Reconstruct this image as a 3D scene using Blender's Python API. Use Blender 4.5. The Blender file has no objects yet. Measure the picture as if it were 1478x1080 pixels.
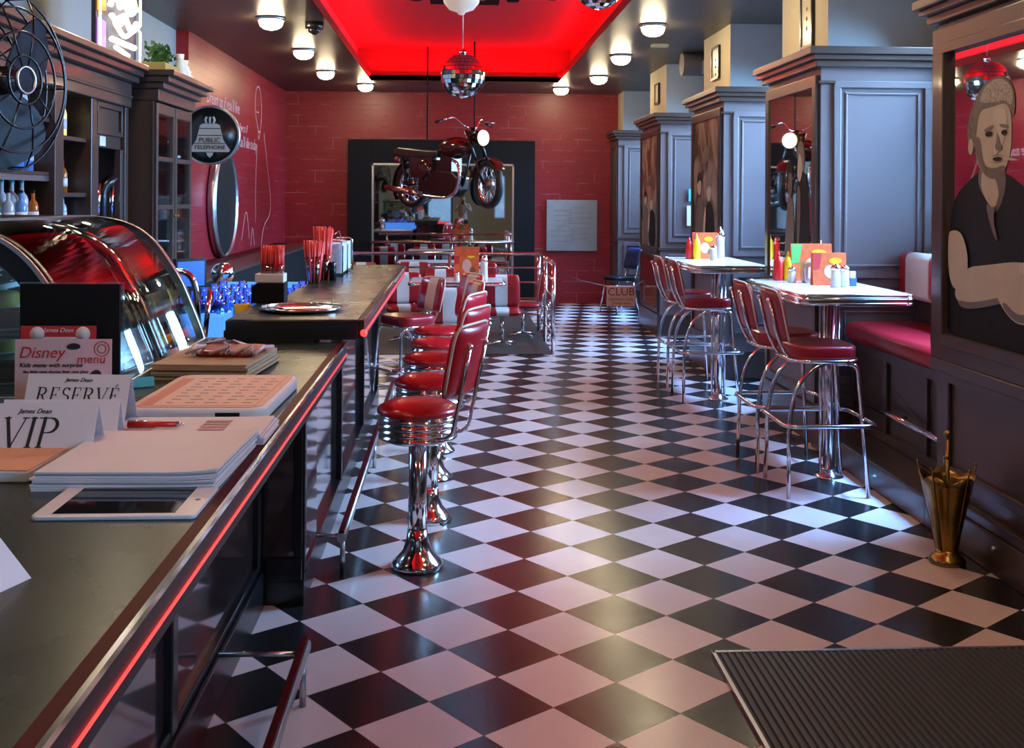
import bpy, bmesh, math, random
from mathutils import Matrix, Vector
random.seed(7)
PI = math.pi
sc = bpy.context.scene
C = sc.collection
# ---------------------------------------------------------------- camera, world, light, exposure
CAM_H, YAW, ROLL, FPX = 1.65, .052, .006, 1559.0
cd = bpy.data.cameras.new('camera'); cam = bpy.data.objects.new('camera', cd); C.objects.link(cam)
cd.sensor_width = 36; cd.sensor_fit = 'HORIZONTAL'; cd.lens = 36 * FPX / 1478
cd.shift_y = -(540 - 284.5) / 1478
cd.clip_start = .02; cd.clip_end = 200
cam.matrix_world = Matrix.Translation((0, 0, CAM_H)) @ Matrix.Rotation(-YAW, 4, 'Z') @ Matrix.Rotation(PI/2, 4, 'X') @ Matrix.Rotation(ROLL, 4, 'Z')
sc.camera = cam
sc.view_settings.view_transform = 'Standard'; sc.view_settings.look = 'None'
sc.view_settings.gamma = 1; sc.view_settings.use_curve_mapping = False
sc.view_settings.exposure = 0.3
w = bpy.data.worlds.new('world'); sc.world = w; w.use_nodes = True
w.node_tree.nodes['Background'].inputs[0].default_value = (.35, .62, 1, 1)
w.node_tree.nodes['Background'].inputs[1].default_value = 1.4
def area(name, loc, rot, sx, sy, power, col):
    l = bpy.data.lights.new(name, 'AREA'); l.shape = 'RECTANGLE'; l.size = sx; l.size_y = sy; l.energy = power; l.color = col
    o = bpy.data.objects.new(name, l); C.objects.link(o); o.location = loc; o.rotation_euler = rot; return o
DAY = (.30, .60, 1.0)
# daylight coming in through the street windows on the right and through the entrance behind the camera
for (y0, y1, p) in ((5.5, 7.0, 210), (8.45, 9.6, 200), (11.1, 12.6, 170), (14.2, 15.9, 190), (-1.2, 1.0, 90)):
    l = area('window_daylight', (3.46, (y0+y1)/2, 2.25), (0, math.radians(60), 0), 1.5, y1-y0, p, DAY); l.data.spread = math.radians(105)
for (y, sy, p) in ((6.0, 1.1, 42), (9.0, 1.0, 26), (11.8, 1.4, 36), (15.0, 1.6, 40)):
    l = area('window_skylight', (3.30, y, 2.62), (0, math.radians(21), 0), .25, sy, p, (.14, .42, 1.0)); l.data.spread = math.radians(42)
area('entrance_daylight', (-.55, -3.5, 1.3), (PI/2, 0, PI), .85, 1.2, 150, (.45, .64, 1.0))
# red LED strips lying on the lip of the ceiling cove
LED = (1.0, .0, .002)
area('cove_led', (-1.29, 7.8, 3.36), (0, math.radians(-158), 0), .04, 14.0, 50, LED)
area('cove_led', (1.52, 7.8, 3.36), (0, math.radians(158), 0), .04, 14.0, 50, LED)
area('cove_led', (.12, 15.13, 3.36), (math.radians(-158), 0, 0), 2.6, .04, 13, LED)

# ---------------------------------------------------------------- materials
MATS = {}
def mat(name, col, rough=.5, metal=0, emit=None, es=0, spec=None, coat=0, alpha=None, trans=0, bump=0, bscale=60, var=0, vscale=8):
    if name in MATS: return MATS[name]
    m = bpy.data.materials.new(name); m.use_nodes = True; nt = m.node_tree; b = nt.nodes['Principled BSDF']
    c = (*col, 1)
    b.inputs['Base Color'].default_value = c; b.inputs['Roughness'].default_value = rough; b.inputs['Metallic'].default_value = metal
    if emit: b.inputs['Emission Color'].default_value = (*emit, 1); b.inputs['Emission Strength'].default_value = es
    if spec is not None: b.inputs['Specular IOR Level'].default_value = spec
    if coat: b.inputs['Coat Weight'].default_value = coat; b.inputs['Coat Roughness'].default_value = .08
    if trans: b.inputs['Transmission Weight'].default_value = trans
    tc = nt.nodes.new('ShaderNodeTexCoord')
    nz = nt.nodes.new('ShaderNodeTexNoise'); nz.inputs['Scale'].default_value = vscale; nz.inputs['Detail'].default_value = 4
    nt.links.new(tc.outputs['Object'], nz.inputs['Vector'])
    v = var or .06
    mx = nt.nodes.new('ShaderNodeMix'); mx.data_type = 'RGBA'; mx.blend_type = 'MULTIPLY'
    mx.inputs[0].default_value = 1
    mr = nt.nodes.new('ShaderNodeMapRange'); mr.inputs[3].default_value = 1 - v; mr.inputs[4].default_value = 1 + v
    nt.links.new(nz.outputs[0], mr.inputs[0]); mx.inputs[6].default_value = c; nt.links.new(mr.outputs[0], mx.inputs[7])
    nt.links.new(mx.outputs[2], b.inputs['Base Color'])
    if bump:
        n2 = nt.nodes.new('ShaderNodeTexNoise'); n2.inputs['Scale'].default_value = bscale; nt.links.new(tc.outputs['Object'], n2.inputs['Vector'])
        bp = nt.nodes.new('ShaderNodeBump'); bp.inputs['Strength'].default_value = bump; bp.inputs['Distance'].default_value = .01
        nt.links.new(n2.outputs[0], bp.inputs['Height']); nt.links.new(bp.outputs[0], b.inputs['Normal'])
    MATS[name] = m; return m
def clear_mat(name, tint=(.9, .95, 1), gl=.12, rough=.03):
    if name in MATS: return MATS[name]
    m = bpy.data.materials.new(name); m.use_nodes = True; nt = m.node_tree; nt.nodes.remove(nt.nodes['Principled BSDF'])
    out = nt.nodes['Material Output']; t = nt.nodes.new('ShaderNodeBsdfTransparent'); t.inputs[0].default_value = (*tint, 1)
    g = nt.nodes.new('ShaderNodeBsdfGlossy'); g.inputs['Roughness'].default_value = rough; g.inputs[0].default_value = (1, 1, 1, 1)
    fr = nt.nodes.new('ShaderNodeFresnel'); fr.inputs[0].default_value = 1.5
    ad = nt.nodes.new('ShaderNodeMath'); ad.operation = 'ADD'; ad.inputs[1].default_value = gl; nt.links.new(fr.outputs[0], ad.inputs[0])
    ad.use_clamp = True
    mx = nt.nodes.new('ShaderNodeMixShader'); nt.links.new(ad.outputs[0], mx.inputs[0]); nt.links.new(t.outputs[0], mx.inputs[1]); nt.links.new(g.outputs[0], mx.inputs[2])
    nt.links.new(mx.outputs[0], out.inputs[0]); MATS[name] = m; return m
CHROME = mat('chrome', (.78, .78, .80), .12, 1)
STEEL = mat('brushed_steel', (.55, .55, .57), .3, 1)
RED = mat('red_vinyl', (.42, .008, .016), .28, coat=.3, bump=.06, bscale=120)
REDB = mat('dark_red_vinyl', (.30, .006, .014), .32, coat=.2)
CREAM = mat('cream_vinyl', (.62, .50, .42), .35)
GREYV = mat('pale_grey_vinyl', (.55, .56, .56), .35)
WOOD = mat('brown_painted_wood', (.060, .036, .029), .34, var=.1, vscale=5, coat=.15)
WOODG = mat('grey_brown_panelling', (.135, .105, .110), .38, var=.05, vscale=3)
WOODD = mat('dark_wood', (.035, .018, .013), .3, var=.25, vscale=6)
BLACK = mat('black_lacquer', (.008, .008, .010), .25)
BLACKM = mat('matt_black', (.007, .007, .008), .7, spec=.2)
CTOP = mat('counter_top_laminate', (.020, .028, .018), .30, var=.35, vscale=9)
PANEL = mat('glossy_dark_panel', (.035, .020, .020), .06, coat=1)
MAROON = mat('maroon_nosing', (.07, .004, .006), .5, spec=.08)
BANDM = mat('dark_edge_band', (.012, .011, .014), .45, spec=.35)
NEON = mat('red_led_strip', (.6, .02, .02), .3, emit=(1, .035, .03), es=2.6)
WHITE = mat('white_paper', (.72, .68, .70), .6)
WPLAS = mat('white_plastic', (.75, .75, .75), .3)
PEACH = mat('peach_menu_print', (.70, .42, .33), .5)
KRAFT = mat('kraft_paper', (.40, .25, .13), .7, var=.15)
ORANGE = mat('orange_menu_print', (.72, .13, .04), .4, var=.35, vscale=28)
YELLOW = mat('mustard_yellow', (.85, .60, .02), .35)
KETCH = mat('ketchup_red', (.60, .012, .010), .3)
GREEN = mat('leaf_green', (.05, .16, .05), .6, var=.4, vscale=30)
LGREEN = mat('bright_green_print', (.12, .42, .10), .5)
BLUEP = mat('blue_print', (.03, .10, .50), .5)
TEAL = mat('teal_cap', (.02, .45, .50), .4)
CREAMW = mat('cream_wall', (.62, .56, .36), .7)
GREYW = mat('grey_blue_wall', (.30, .34, .36), .7)
BRASS = mat('antique_brass', (.27, .17, .05), .28, 1, var=.35, vscale=20)
MIRROR = mat('mirror_glass', (.86, .86, .86), .02, 1)
BMIRROR = mat('tinted_wall_mirror', (.50, .49, .46), .02, 1)
DMIRROR = mat('dark_mirror_glass', (.50, .48, .46), .03, 1)
GLASS = clear_mat('clear_glass')
CASEGL = clear_mat('display_case_glass', (.80, .88, .86), .03)
BGLASS = clear_mat('blue_lit_glass', (.45, .70, 1.0), .15)  # clear glass and ice, with the blue LED light put into the tint
OPAL = mat('lit_opal_glass', (.9, .85, .7), .4, emit=(1.0, .80, .50), es=62)
INK = mat('black_ink', (.012, .012, .014), .6)
REDINK = mat('red_ink', (.55, .03, .03), .6)
GREYINK = mat('grey_print', (.25, .20, .20), .6)
GREENGL = mat('green_bottle_glass', (.03, .16, .07), .1)
AMBER = mat('amber_bottle_glass', (.40, .12, .02), .1)
CLEARB = mat('clear_bottle_glass', (.45, .50, .55), .08)
BLUEGL = mat('blue_bottle_glass', (.12, .28, .65), .12)
DARKGL = mat('dark_bottle_glass', (.015, .012, .010), .08)
BLUELED = mat('blue_led_glow', (.05, .2, .8), .3, emit=(.07, .28, 1.0), es=1.1, var=.6, vscale=40)
PAPERP = mat('pink_wall_lettering', (.62, .40, .42), .7)
RUBBER = mat('tyre_rubber', (.012, .012, .013), .5)
MOTOB = mat('motorcycle_dark_paint', (.035, .010, .009), .18, coat=.6)
ENGINE = mat('engine_alloy', (.30, .24, .21), .3, 1)

def N(nt, t, **k):
    n = nt.nodes.new(t)
    for a, v in k.items(): setattr(n, a, v)
    return n
def floor_mat():
    m = bpy.data.materials.new('checkered_floor_tiles'); m.use_nodes = True; nt = m.node_tree; b = nt.nodes['Principled BSDF']; L = nt.links.new
    geo = N(nt, 'ShaderNodeNewGeometry')
    D = .4062; th = .1396; O = Vector((.498, 3.2495, 0))
    a = Vector((math.cos(th), -math.sin(th), 0)); bb = Vector((math.sin(th), math.cos(th), 0))
    def ma(op, x, y=None, c=False):
        n = N(nt, 'ShaderNodeMath', operation=op); n.use_clamp = c
        for i, v in enumerate((x, y)):
            if v is None: continue
            if isinstance(v, (int, float)): n.inputs[i].default_value = v
            else: L(v, n.inputs[i])
        return n.outputs[0]
    outs = []
    for vec in ((a + bb) / D, (bb - a) / D):
        d = N(nt, 'ShaderNodeVectorMath', operation='DOT_PRODUCT'); L(geo.outputs['Position'], d.inputs[0]); d.inputs[1].default_value = vec
        outs.append(ma('SUBTRACT', d.outputs['Value'], O.dot(vec)))
    fu, fv = ma('FLOOR', outs[0]), ma('FLOOR', outs[1])
    s = ma('ADD', fu, fv); s = ma('MULTIPLY', s, .5); s = ma('FRACT', s); isw = ma('GREATER_THAN', s, .25)
    ed = []
    for o in outs:
        f = ma('FRACT', o); g = ma('SUBTRACT', 1, f); ed.append(ma('MINIMUM', f, g))
    e = ma('MINIMUM', ed[0], ed[1]); gr = ma('LESS_THAN', e, .006)
    cb = N(nt, 'ShaderNodeCombineXYZ'); L(fu, cb.inputs[0]); L(fv, cb.inputs[1])
    wn = N(nt, 'ShaderNodeTexWhiteNoise'); L(cb.outputs[0], wn.inputs['Vector'])
    nz = N(nt, 'ShaderNodeTexNoise'); L(geo.outputs['Position'], nz.inputs['Vector']); nz.inputs['Scale'].default_value = 9; nz.inputs['Detail'].default_value = 8
    def mix(f, x, y, bt='MIX'):
        n = N(nt, 'ShaderNodeMix', data_type='RGBA', blend_type=bt)
        if isinstance(f, float): n.inputs[0].default_value = f
        else: L(f, n.inputs[0])
        for i, v in ((6, x), (7, y)):
            if isinstance(v, tuple): n.inputs[i].default_value = (*v, 1)
            else: L(v, n.inputs[i])
        return n.outputs[2]
    c = mix(isw, (.016, .014, .015), (.61, .49, .485))
    k = ma('ADD', ma('MULTIPLY', nz.outputs[0], .10), ma('MULTIPLY', wn.outputs[0], .16)); k = ma('ADD', k, .86)
    cc = N(nt, 'ShaderNodeCombineColor'); [L(k, cc.inputs[i]) for i in range(3)]
    c = mix(1.0, c, cc.outputs[0], 'MULTIPLY')
    c = mix(gr, c, (.06, .045, .04))
    L(c, b.inputs['Base Color'])
    r = ma('ADD', ma('MULTIPLY', nz.outputs[0], .10), .17); L(r, b.inputs['Roughness'])
    bp = N(nt, 'ShaderNodeBump'); bp.inputs['Strength'].default_value = .12; bp.inputs['Distance'].default_value = .004
    n3 = N(nt, 'ShaderNodeTexNoise'); n3.inputs['Scale'].default_value = 45; L(geo.outputs['Position'], n3.inputs['Vector']); L(n3.outputs[0], bp.inputs['Height']); L(bp.outputs[0], b.inputs['Normal'])
    return m
FLOOR = floor_mat()
def brick_mat(name, ux, lines=.5):
    # ux: world axis index that runs along the wall
    m = bpy.data.materials.new(name); m.use_nodes = True; nt = m.node_tree; b = nt.nodes['Principled BSDF']; L = nt.links.new
    geo = N(nt, 'ShaderNodeNewGeometry'); sp = N(nt, 'ShaderNodeSeparateXYZ'); L(geo.outputs['Position'], sp.inputs[0])
    cb = N(nt, 'ShaderNodeCombineXYZ'); L(sp.outputs[ux], cb.inputs[0]); L(sp.outputs[2], cb.inputs[1])
    br = N(nt, 'ShaderNodeTexBrick'); L(cb.outputs[0], br.inputs['Vector'])
    br.inputs['Scale'].default_value = 1; br.inputs['Brick Width'].default_value = .27; br.inputs['Row Height'].default_value = .085
    br.inputs['Mortar Size'].default_value = .005; br.inputs['Mortar Smooth'].default_value = .3
    br.inputs['Color1'].default_value = (.30, .011, .022, 1); br.inputs['Color2'].default_value = (.27, .009, .019, 1); br.inputs['Mortar'].default_value = (.19, .008, .015, 1)
    nz = N(nt, 'ShaderNodeTexNoise'); nz.inputs['Scale'].default_value = 1.3; nz.inputs['Detail'].default_value = 2; L(geo.outputs['Position'], nz.inputs['Vector'])
    # larger second grid of pale broken joints
    b2 = N(nt, 'ShaderNodeTexBrick'); L(cb.outputs[0], b2.inputs['Vector']); b2.inputs['Scale'].default_value = 1
    b2.inputs['Brick Width'].default_value = .54; b2.inputs['Row Height'].default_value = .17; b2.inputs['Mortar Size'].default_value = .009; b2.inputs['Mortar Smooth'].default_value = .6
    n2 = N(nt, 'ShaderNodeTexNoise'); n2.inputs['Scale'].default_value = 3.2; L(geo.outputs['Position'], n2.inputs['Vector'])
    ra = N(nt, 'ShaderNodeMapRange'); ra.inputs[1].default_value = .50; ra.inputs[2].default_value = .60; L(n2.outputs[0], ra.inputs[0])
    mu = N(nt, 'ShaderNodeMath', operation='MULTIPLY'); L(b2.outputs['Fac'], mu.inputs[0]); L(ra.outputs[0], mu.inputs[1])
    mm = N(nt, 'ShaderNodeMath', operation='MULTIPLY'); L(mu.outputs[0], mm.inputs[0]); mm.inputs[1].default_value = lines
    mx = N(nt, 'ShaderNodeMix', data_type='RGBA'); L(mm.outputs[0], mx.inputs[0]); L(br.outputs['Color'], mx.inputs[6]); mx.inputs[7].default_value = (.50, .22, .22, 1)
    L(mx.outputs[2], b.inputs['Base Color']); b.inputs['Roughness'].default_value = .38
    bp = N(nt, 'ShaderNodeBump'); bp.inputs['Strength'].default_value = .25; bp.inputs['Distance'].default_value = .004; bp.invert = True
    L(br.outputs['Fac'], bp.inputs['Height']); L(bp.outputs[0], b.inputs['Normal'])
    return m
BRICKY = brick_mat('red_brick_tiles_side', 1, .25); BRICKX = brick_mat('red_brick_tiles_back', 0, .38)
def ctop_fix():
    nt = CTOP.node_tree; b = nt.nodes['Principled BSDF']; L = nt.links.new; geo = N(nt, 'ShaderNodeNewGeometry')
    src = b.inputs['Base Color'].links[0].from_socket; last = src
    for (sc_, rot, th, st) in (((70, 2.2, 1), .5, .80, .3), ((2.0, 55, 1), .9, .82, .25), ((45, 45, 45), 0, .83, .2)):
        mp = N(nt, 'ShaderNodeMapping'); mp.inputs['Scale'].default_value = sc_; mp.inputs['Rotation'].default_value = (0, 0, rot); L(geo.outputs['Position'], mp.inputs[0])
        nz = N(nt, 'ShaderNodeTexNoise'); nz.inputs['Scale'].default_value = 1; nz.inputs['Detail'].default_value = 1; L(mp.outputs[0], nz.inputs[0])
        mr = N(nt, 'ShaderNodeMapRange'); mr.inputs[1].default_value = th - .04; mr.inputs[2].default_value = th; mr.inputs[4].default_value = st; L(nz.outputs[0], mr.inputs[0])
        mx = N(nt, 'ShaderNodeMix', data_type='RGBA'); L(mr.outputs[0], mx.inputs[0]); L(last, mx.inputs[6]); mx.inputs[7].default_value = (.16, .16, .14, 1); last = mx.outputs[2]
    L(last, b.inputs['Base Color'])
    n2 = N(nt, 'ShaderNodeTexNoise'); n2.inputs['Scale'].default_value = 5; n2.inputs['Detail'].default_value = 6; L(geo.outputs['Position'], n2.inputs[0])
    mr = N(nt, 'ShaderNodeMapRange'); mr.inputs[3].default_value = .20; mr.inputs[4].default_value = .36; L(n2.outputs[0], mr.inputs[0]); L(mr.outputs[0], b.inputs['Roughness']); b.inputs['Specular IOR Level'].default_value = .38
ctop_fix()
def ceil_mat():
    m = bpy.data.materials.new('dark_ceiling_panels'); m.use_nodes = True; nt = m.node_tree; b = nt.nodes['Principled BSDF']; L = nt.links.new
    geo = N(nt, 'ShaderNodeNewGeometry'); br = N(nt, 'ShaderNodeTexBrick'); L(geo.outputs['Position'], br.inputs['Vector'])
    br.inputs['Scale'].default_value = 1; br.offset = 0; br.inputs['Brick Width'].default_value = 1.2; br.inputs['Row Height'].default_value = .6; br.inputs['Mortar Size'].default_value = .006
    br.inputs['Color1'].default_value = (.075, .058, .045, 1); br.inputs['Color2'].default_value = (.085, .064, .050, 1); br.inputs['Mortar'].default_value = (.02, .015, .012, 1)
    L(br.outputs['Color'], b.inputs['Base Color']); b.inputs['Roughness'].default_value = .38; b.inputs['Metallic'].default_value = .15
    return m
CEIL = ceil_mat()
def mat_stripes():
    m = bpy.data.materials.new('ribbed_rubber'); m.use_nodes = True; nt = m.node_tree; b = nt.nodes['Principled BSDF']; L = nt.links.new
    b.inputs['Base Color'].default_value = (.014, .014, .016, 1); b.inputs['Roughness'].default_value = .55
    return m
RIB = mat_stripes()
def sepia(name, s, seed):
    m = bpy.data.materials.new(name); m.use_nodes = True; nt = m.node_tree; b = nt.nodes['Principled BSDF']; L = nt.links.new
    tc = N(nt, 'ShaderNodeTexCoord'); mp = N(nt, 'ShaderNodeMapping'); L(tc.outputs['Object'], mp.inputs[0]); mp.inputs['Location'].default_value = (seed, seed, seed); mp.inputs['Scale'].default_value = (s, s, s * .6)
    nz = N(nt, 'ShaderNodeTexNoise'); nz.inputs['Scale'].default_value = 2.5; nz.inputs['Detail'].default_value = 5; nz.inputs['Distortion'].default_value = 1.2; L(mp.outputs[0], nz.inputs[0])
    cr = N(nt, 'ShaderNodeValToRGB'); L(nz.outputs[0], cr.inputs[0])
    cr.color_ramp.elements[0].position = .40; cr.color_ramp.elements[0].color = (.035, .022, .016, 1); cr.color_ramp.elements[1].position = .62; cr.color_ramp.elements[1].color = (.36, .26, .18, 1)
    L(cr.outputs[0], b.inputs['Base Color']); b.inputs['Roughness'].default_value = .25
    return m
SEPIA1, SEPIA2 = sepia('sepia_photo_print', 1, 3), sepia('sepia_photo_print_b', 1.3, 11)

# ---------------------------------------------------------------- mesh helpers
class MB:
    def __init__(s): s.v = []; s.f = []; s.mi = []; s.sm = []; s.m = 0; s.T = None
    def add(s, vs, fs, smooth=False):
        o = len(s.v)
        for p in vs:
            p = Vector(p)
            if s.T is not None: p = s.T @ p
            s.v.append(tuple(p))
        for f in fs: s.f.append([i + o for i in f]); s.mi.append(s.m); s.sm.append(smooth)
        return s
    def box(s, x0, x1, y0, y1, z0, z1):
        return s.add([(x0,y0,z0),(x1,y0,z0),(x1,y1,z0),(x0,y1,z0),(x0,y0,z1),(x1,y0,z1),(x1,y1,z1),(x0,y1,z1)],
                     [(0,3,2,1),(4,5,6,7),(0,1,5,4),(1,2,6,5),(2,3,7,6),(3,0,4,7)])
    def tube(s, pts, r, seg=10, closed=False, cap=True, r2=None):
        P = [Vector(p) for p in pts]; n = len(P)
        if n < 2: return s
        tan = []
        for i in range(n):
            a = P[(i-1) % n] if (closed or i > 0) else P[i]; b = P[(i+1) % n] if (closed or i < n-1) else P[i]
            t = (b - a); tan.append(t.normalized() if t.length > 1e-9 else Vector((0,0,1)))
        u = Vector((0,0,1)) if abs(tan[0].z) < .9 else Vector((1,0,0))
        u = (u - tan[0] * u.dot(tan[0])).normalized(); vs = []
        for i in range(n):
            u = (u - tan[i] * u.dot(tan[i])); u = u.normalized() if u.length > 1e-6 else tan[i].orthogonal().normalized()
            w = tan[i].cross(u)
            rr = r if r2 is None else r + (r2 - r) * i / (n - 1)
            if not closed and 0 < i < n-1:
                pass
            for k in range(seg):
                a = 2*PI*k/seg; vs.append(P[i] + u*math.cos(a)*rr + w*math.sin(a)*rr)
        fs = []
        for i in range(n if closed else n-1):
            j = (i+1) % n
            for k in range(seg):
                l = (k+1) % seg; fs.append((i*seg+k, i*seg+l, j*seg+l, j*seg+k))
        s.add(vs, fs, True)
        if cap and not closed:
            o = len(s.v) - len(vs); s.f.append([o+k for k in range(seg)][::-1]); s.mi.append(s.m); s.sm.append(False)
            s.f.append([o+(n-1)*seg+k for k in range(seg)]); s.mi.append(s.m); s.sm.append(False)
        return s
    def cyl(s, p0, p1, r, r2=None, seg=20): return s.tube([p0, p1], r, seg, r2=r2)
    def lathe(s, prof, seg=28, c=(0,0,0), axis='Z', fn=None):
        vs = []; n = len(prof)
        for (r, z) in prof:
            for k in range(seg):
                a = 2*PI*k/seg; rr = max(r, 1e-4) * (fn(a, z) if fn else 1)
                p = (rr*math.cos(a), rr*math.sin(a), z)
                if axis == 'X': p = (p[2], p[0], p[1])
                if axis == 'Y': p = (p[0], p[2], -p[1])
                vs.append((p[0]+c[0], p[1]+c[1], p[2]+c[2]))
        fs = [(i*seg+k, i*seg+(k+1) % seg, (i+1)*seg+(k+1) % seg, (i+1)*seg+k) for i in range(n-1) for k in range(seg)]
        s.add(vs, fs, True); o = len(s.v) - len(vs)
        if tuple(prof[0]) == tuple(prof[-1]): return s
        for base, rev in ((0, True), ((n-1)*seg, False)):
            if prof[0 if rev else -1][0] > 2e-4:
                f = [o+base+k for k in range(seg)]; s.f.append(f[::-1] if rev else f); s.mi.append(s.m); s.sm.append(False)
        return s
    def ball(s, c, r, seg=20, rings=12, sx=1, sy=1, sz=1):
        vs = []; fs = []
        for i in range(rings+1):
            t = PI*i/rings
            for k in range(seg):
                a = 2*PI*k/seg; q = max(math.sin(t), 1e-4)
                vs.append((c[0]+r*sx*q*math.cos(a), c[1]+r*sy*q*math.sin(a), c[2]+r*sz*math.cos(t)))
        for i in range(rings):
            for k in range(seg): l = (k+1) % seg; fs.append((i*seg+k, (i+1)*seg+k, (i+1)*seg+l, i*seg+l))
        return s.add(vs, fs, True)
    def prism(s, pts, d0, d1, plane='XZ', smooth=False):
        # pts 2D outline; extruded along the remaining axis from d0 to d1
        def P(a, b, d): return {'XZ': (a, d, b), 'YZ': (d, a, b), 'XY': (a, b, d)}[plane]
        n = len(pts); vs = [P(a, b, d0) for a, b in pts] + [P(a, b, d1) for a, b in pts]
        s.add(vs, [tuple(range(n))[::-1], tuple(range(n, 2*n))])
        o = len(s.v) - 2*n
        for i in range(n):
            j = (i+1) % n; s.f.append([o+i, o+j, o+n+j, o+n+i]); s.mi.append(s.m); s.sm.append(smooth)
        return s
    def pad(s, w, h, t, curv=0, nx=16, nz=10, front_stripe=None, e=5, rear_stripe=None, top=None, cut=.10):
        # upholstered pad in local YZ, facing +x, bottom at z=0; curv bends the sides towards +x
        def surf(side):
            g = []
            for j in range(nz+1):
                v = -1 + 2*j/nz; v = math.copysign(abs(v)**.75, v)
                row = []
                for i in range(nx+1):
                    u = -1 + 2*i/nx
                    ww = w/2 * (1 - cut*abs(v)**6); hh = h/2 * (1 - cut*.6*abs(u)**6)
                    th = t/2 * ((1-abs(u)**e)*(1-abs(v)**e))**.5
                    y = ww*u
                    row.append((side*th + curv*(y*y), y, h/2 + hh*v))
                g.append(row)
            return g
        for side in (1, -1):
            g = surf(side)
            vs = [p for row in g for p in row]
            base = s.m
            for j in range(nz):
                for i in range(nx):
                    u = -1 + (2*i+1)/nx
                    st = front_stripe if side == 1 else rear_stripe
                    s.m = base + (1 if (st and abs(u) < st) or (top is not None and j >= nz - top) else 0)
                    q = [vs[j*(nx+1)+i], vs[j*(nx+1)+i+1], vs[(j+1)*(nx+1)+i+1], vs[(j+1)*(nx+1)+i]]
                    s.add(q, [(0,1,2,3)] if side == 1 else [(3,2,1,0)], True)
            s.m = base
        return s
    def mesh(s, name, mats):
        me = bpy.data.meshes.new(name); me.from_pydata(s.v, [], s.f); 
        for m in (mats if isinstance(mats, (list, tuple)) else [mats]): me.materials.append(m)
        for i, p in enumerate(me.polygons): p.material_index = s.mi[i]; p.use_smooth = s.sm[i]
        bm = bmesh.new(); bm.from_mesh(me); bmesh.ops.remove_doubles(bm, verts=bm.verts, dist=1e-5)
        bmesh.ops.recalc_face_normals(bm, faces=bm.faces); bm.to_mesh(me); bm.free(); me.update(); return me
def build(mb, name, mats, parent=None, loc=(0,0,0), bev=0, label=None, rot=None, seg=2):
    o = bpy.data.objects.new(name, mb.mesh(name, mats)); C.objects.link(o); o.location = loc
    if rot: o.rotation_euler = rot
    if parent: o.parent = parent
    if bev:
        b = o.modifiers.new('bevel', 'BEVEL'); b.width = bev; b.segments = seg; b.limit_method = 'ANGLE'; b.angle_limit = .6
    if label: o['label'] = label
    return o
def thing(name, label, cat, loc=(0,0,0), rz=0, group=None):
    o = bpy.data.objects.new(name, None); C.objects.link(o); o.location = loc; o.rotation_euler = (0, 0, rz); o.empty_display_size = .05
    return tag(o, label, cat, group)
def tag(o, label, cat, group=None):
    o['label'] = label; o['category'] = cat
    if group: o['group'] = group
    return o
def struct(mb, name, mats, bev=0):
    o = build(mb, name, mats, bev=bev); o['kind'] = 'structure'; return o
def dup(root, loc, rz=0, label=None, group=None, scale=None):
    def cp(o, par):
        c = o.copy(); C.objects.link(c)
        if par is not None: c.parent = par
        for ch in o.children: cp(ch, c)
        return c
    r = cp(root, None); r.location = loc; r.rotation_euler = (0, 0, rz)
    if label: r['label'] = label
    if group: r['group'] = group
    if scale: r.scale = (scale,)*3
    return r
def B(*a): return MB().box(*a)
def fillet(pts, r, n=6, closed=False):
    P = [Vector(p) for p in pts]; out = []; m = len(P)
    for i in range(m):
        if not closed and i in (0, m-1): out.append(P[i]); continue
        a, b, c = P[i-1], P[i], P[(i+1) % m]; rr = r[i] if isinstance(r, (list, tuple)) else r
        d1 = (a-b); d2 = (c-b); l1 = min(rr, d1.length*.49); l2 = min(rr, d2.length*.49)
        p1 = b + d1.normalized()*l1; p2 = b + d2.normalized()*l2
        for k in range(n+1):
            t = k/n; out.append(p1*(1-t)**2 + b*2*t*(1-t) + p2*t*t)
    return out
def rrect(cx, cy, w, h, r, n=5):
    pts = []
    for (sx, sy, a0) in ((1,1,0), (-1,1,90), (-1,-1,180), (1,-1,270)):
        for k in range(n+1):
            a = math.radians(a0 + 90*k/n); pts.append((cx+sx*(w/2-r)+r*math.cos(a), cy+sy*(h/2-r)+r*math.sin(a)))
    return pts
def lettering(txt, size, mtx, m, parent=None, name='lettering', depth=.001, align='CENTER', shear=0, label=None):
    cu = bpy.data.curves.new('t', 'FONT'); cu.body = txt; cu.size = size; cu.extrude = depth; cu.align_x = align; cu.shear = shear; cu.resolution_u = 4
    o = bpy.data.objects.new('t', cu); C.objects.link(o); bpy.context.view_layer.update()
    me = bpy.data.meshes.new_from_object(o.evaluated_get(bpy.context.evaluated_depsgraph_get())); bpy.data.objects.remove(o)
    me.materials.clear(); me.materials.append(m)
    for p in me.polygons: p.material_index = 0
    me.transform(mtx)
    q = bpy.data.objects.new(name, me); C.objects.link(q)
    if parent: q.parent = parent
    if label: q['label'] = label
    return q
def face_cam(x, y, z, tilt=0): return Matrix.Translation((x, y, z)) @ Matrix.Rotation(PI/2 - tilt, 4, 'X')

# ================================================================ SETTING
CZ = 3.26
XL, XR, YB, YF = -2.62, 3.28, 16.75, -3.4
struct(B(-2.9, 3.5, YF, YB+.15, -.1, 0), 'floor', FLOOR)
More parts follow.
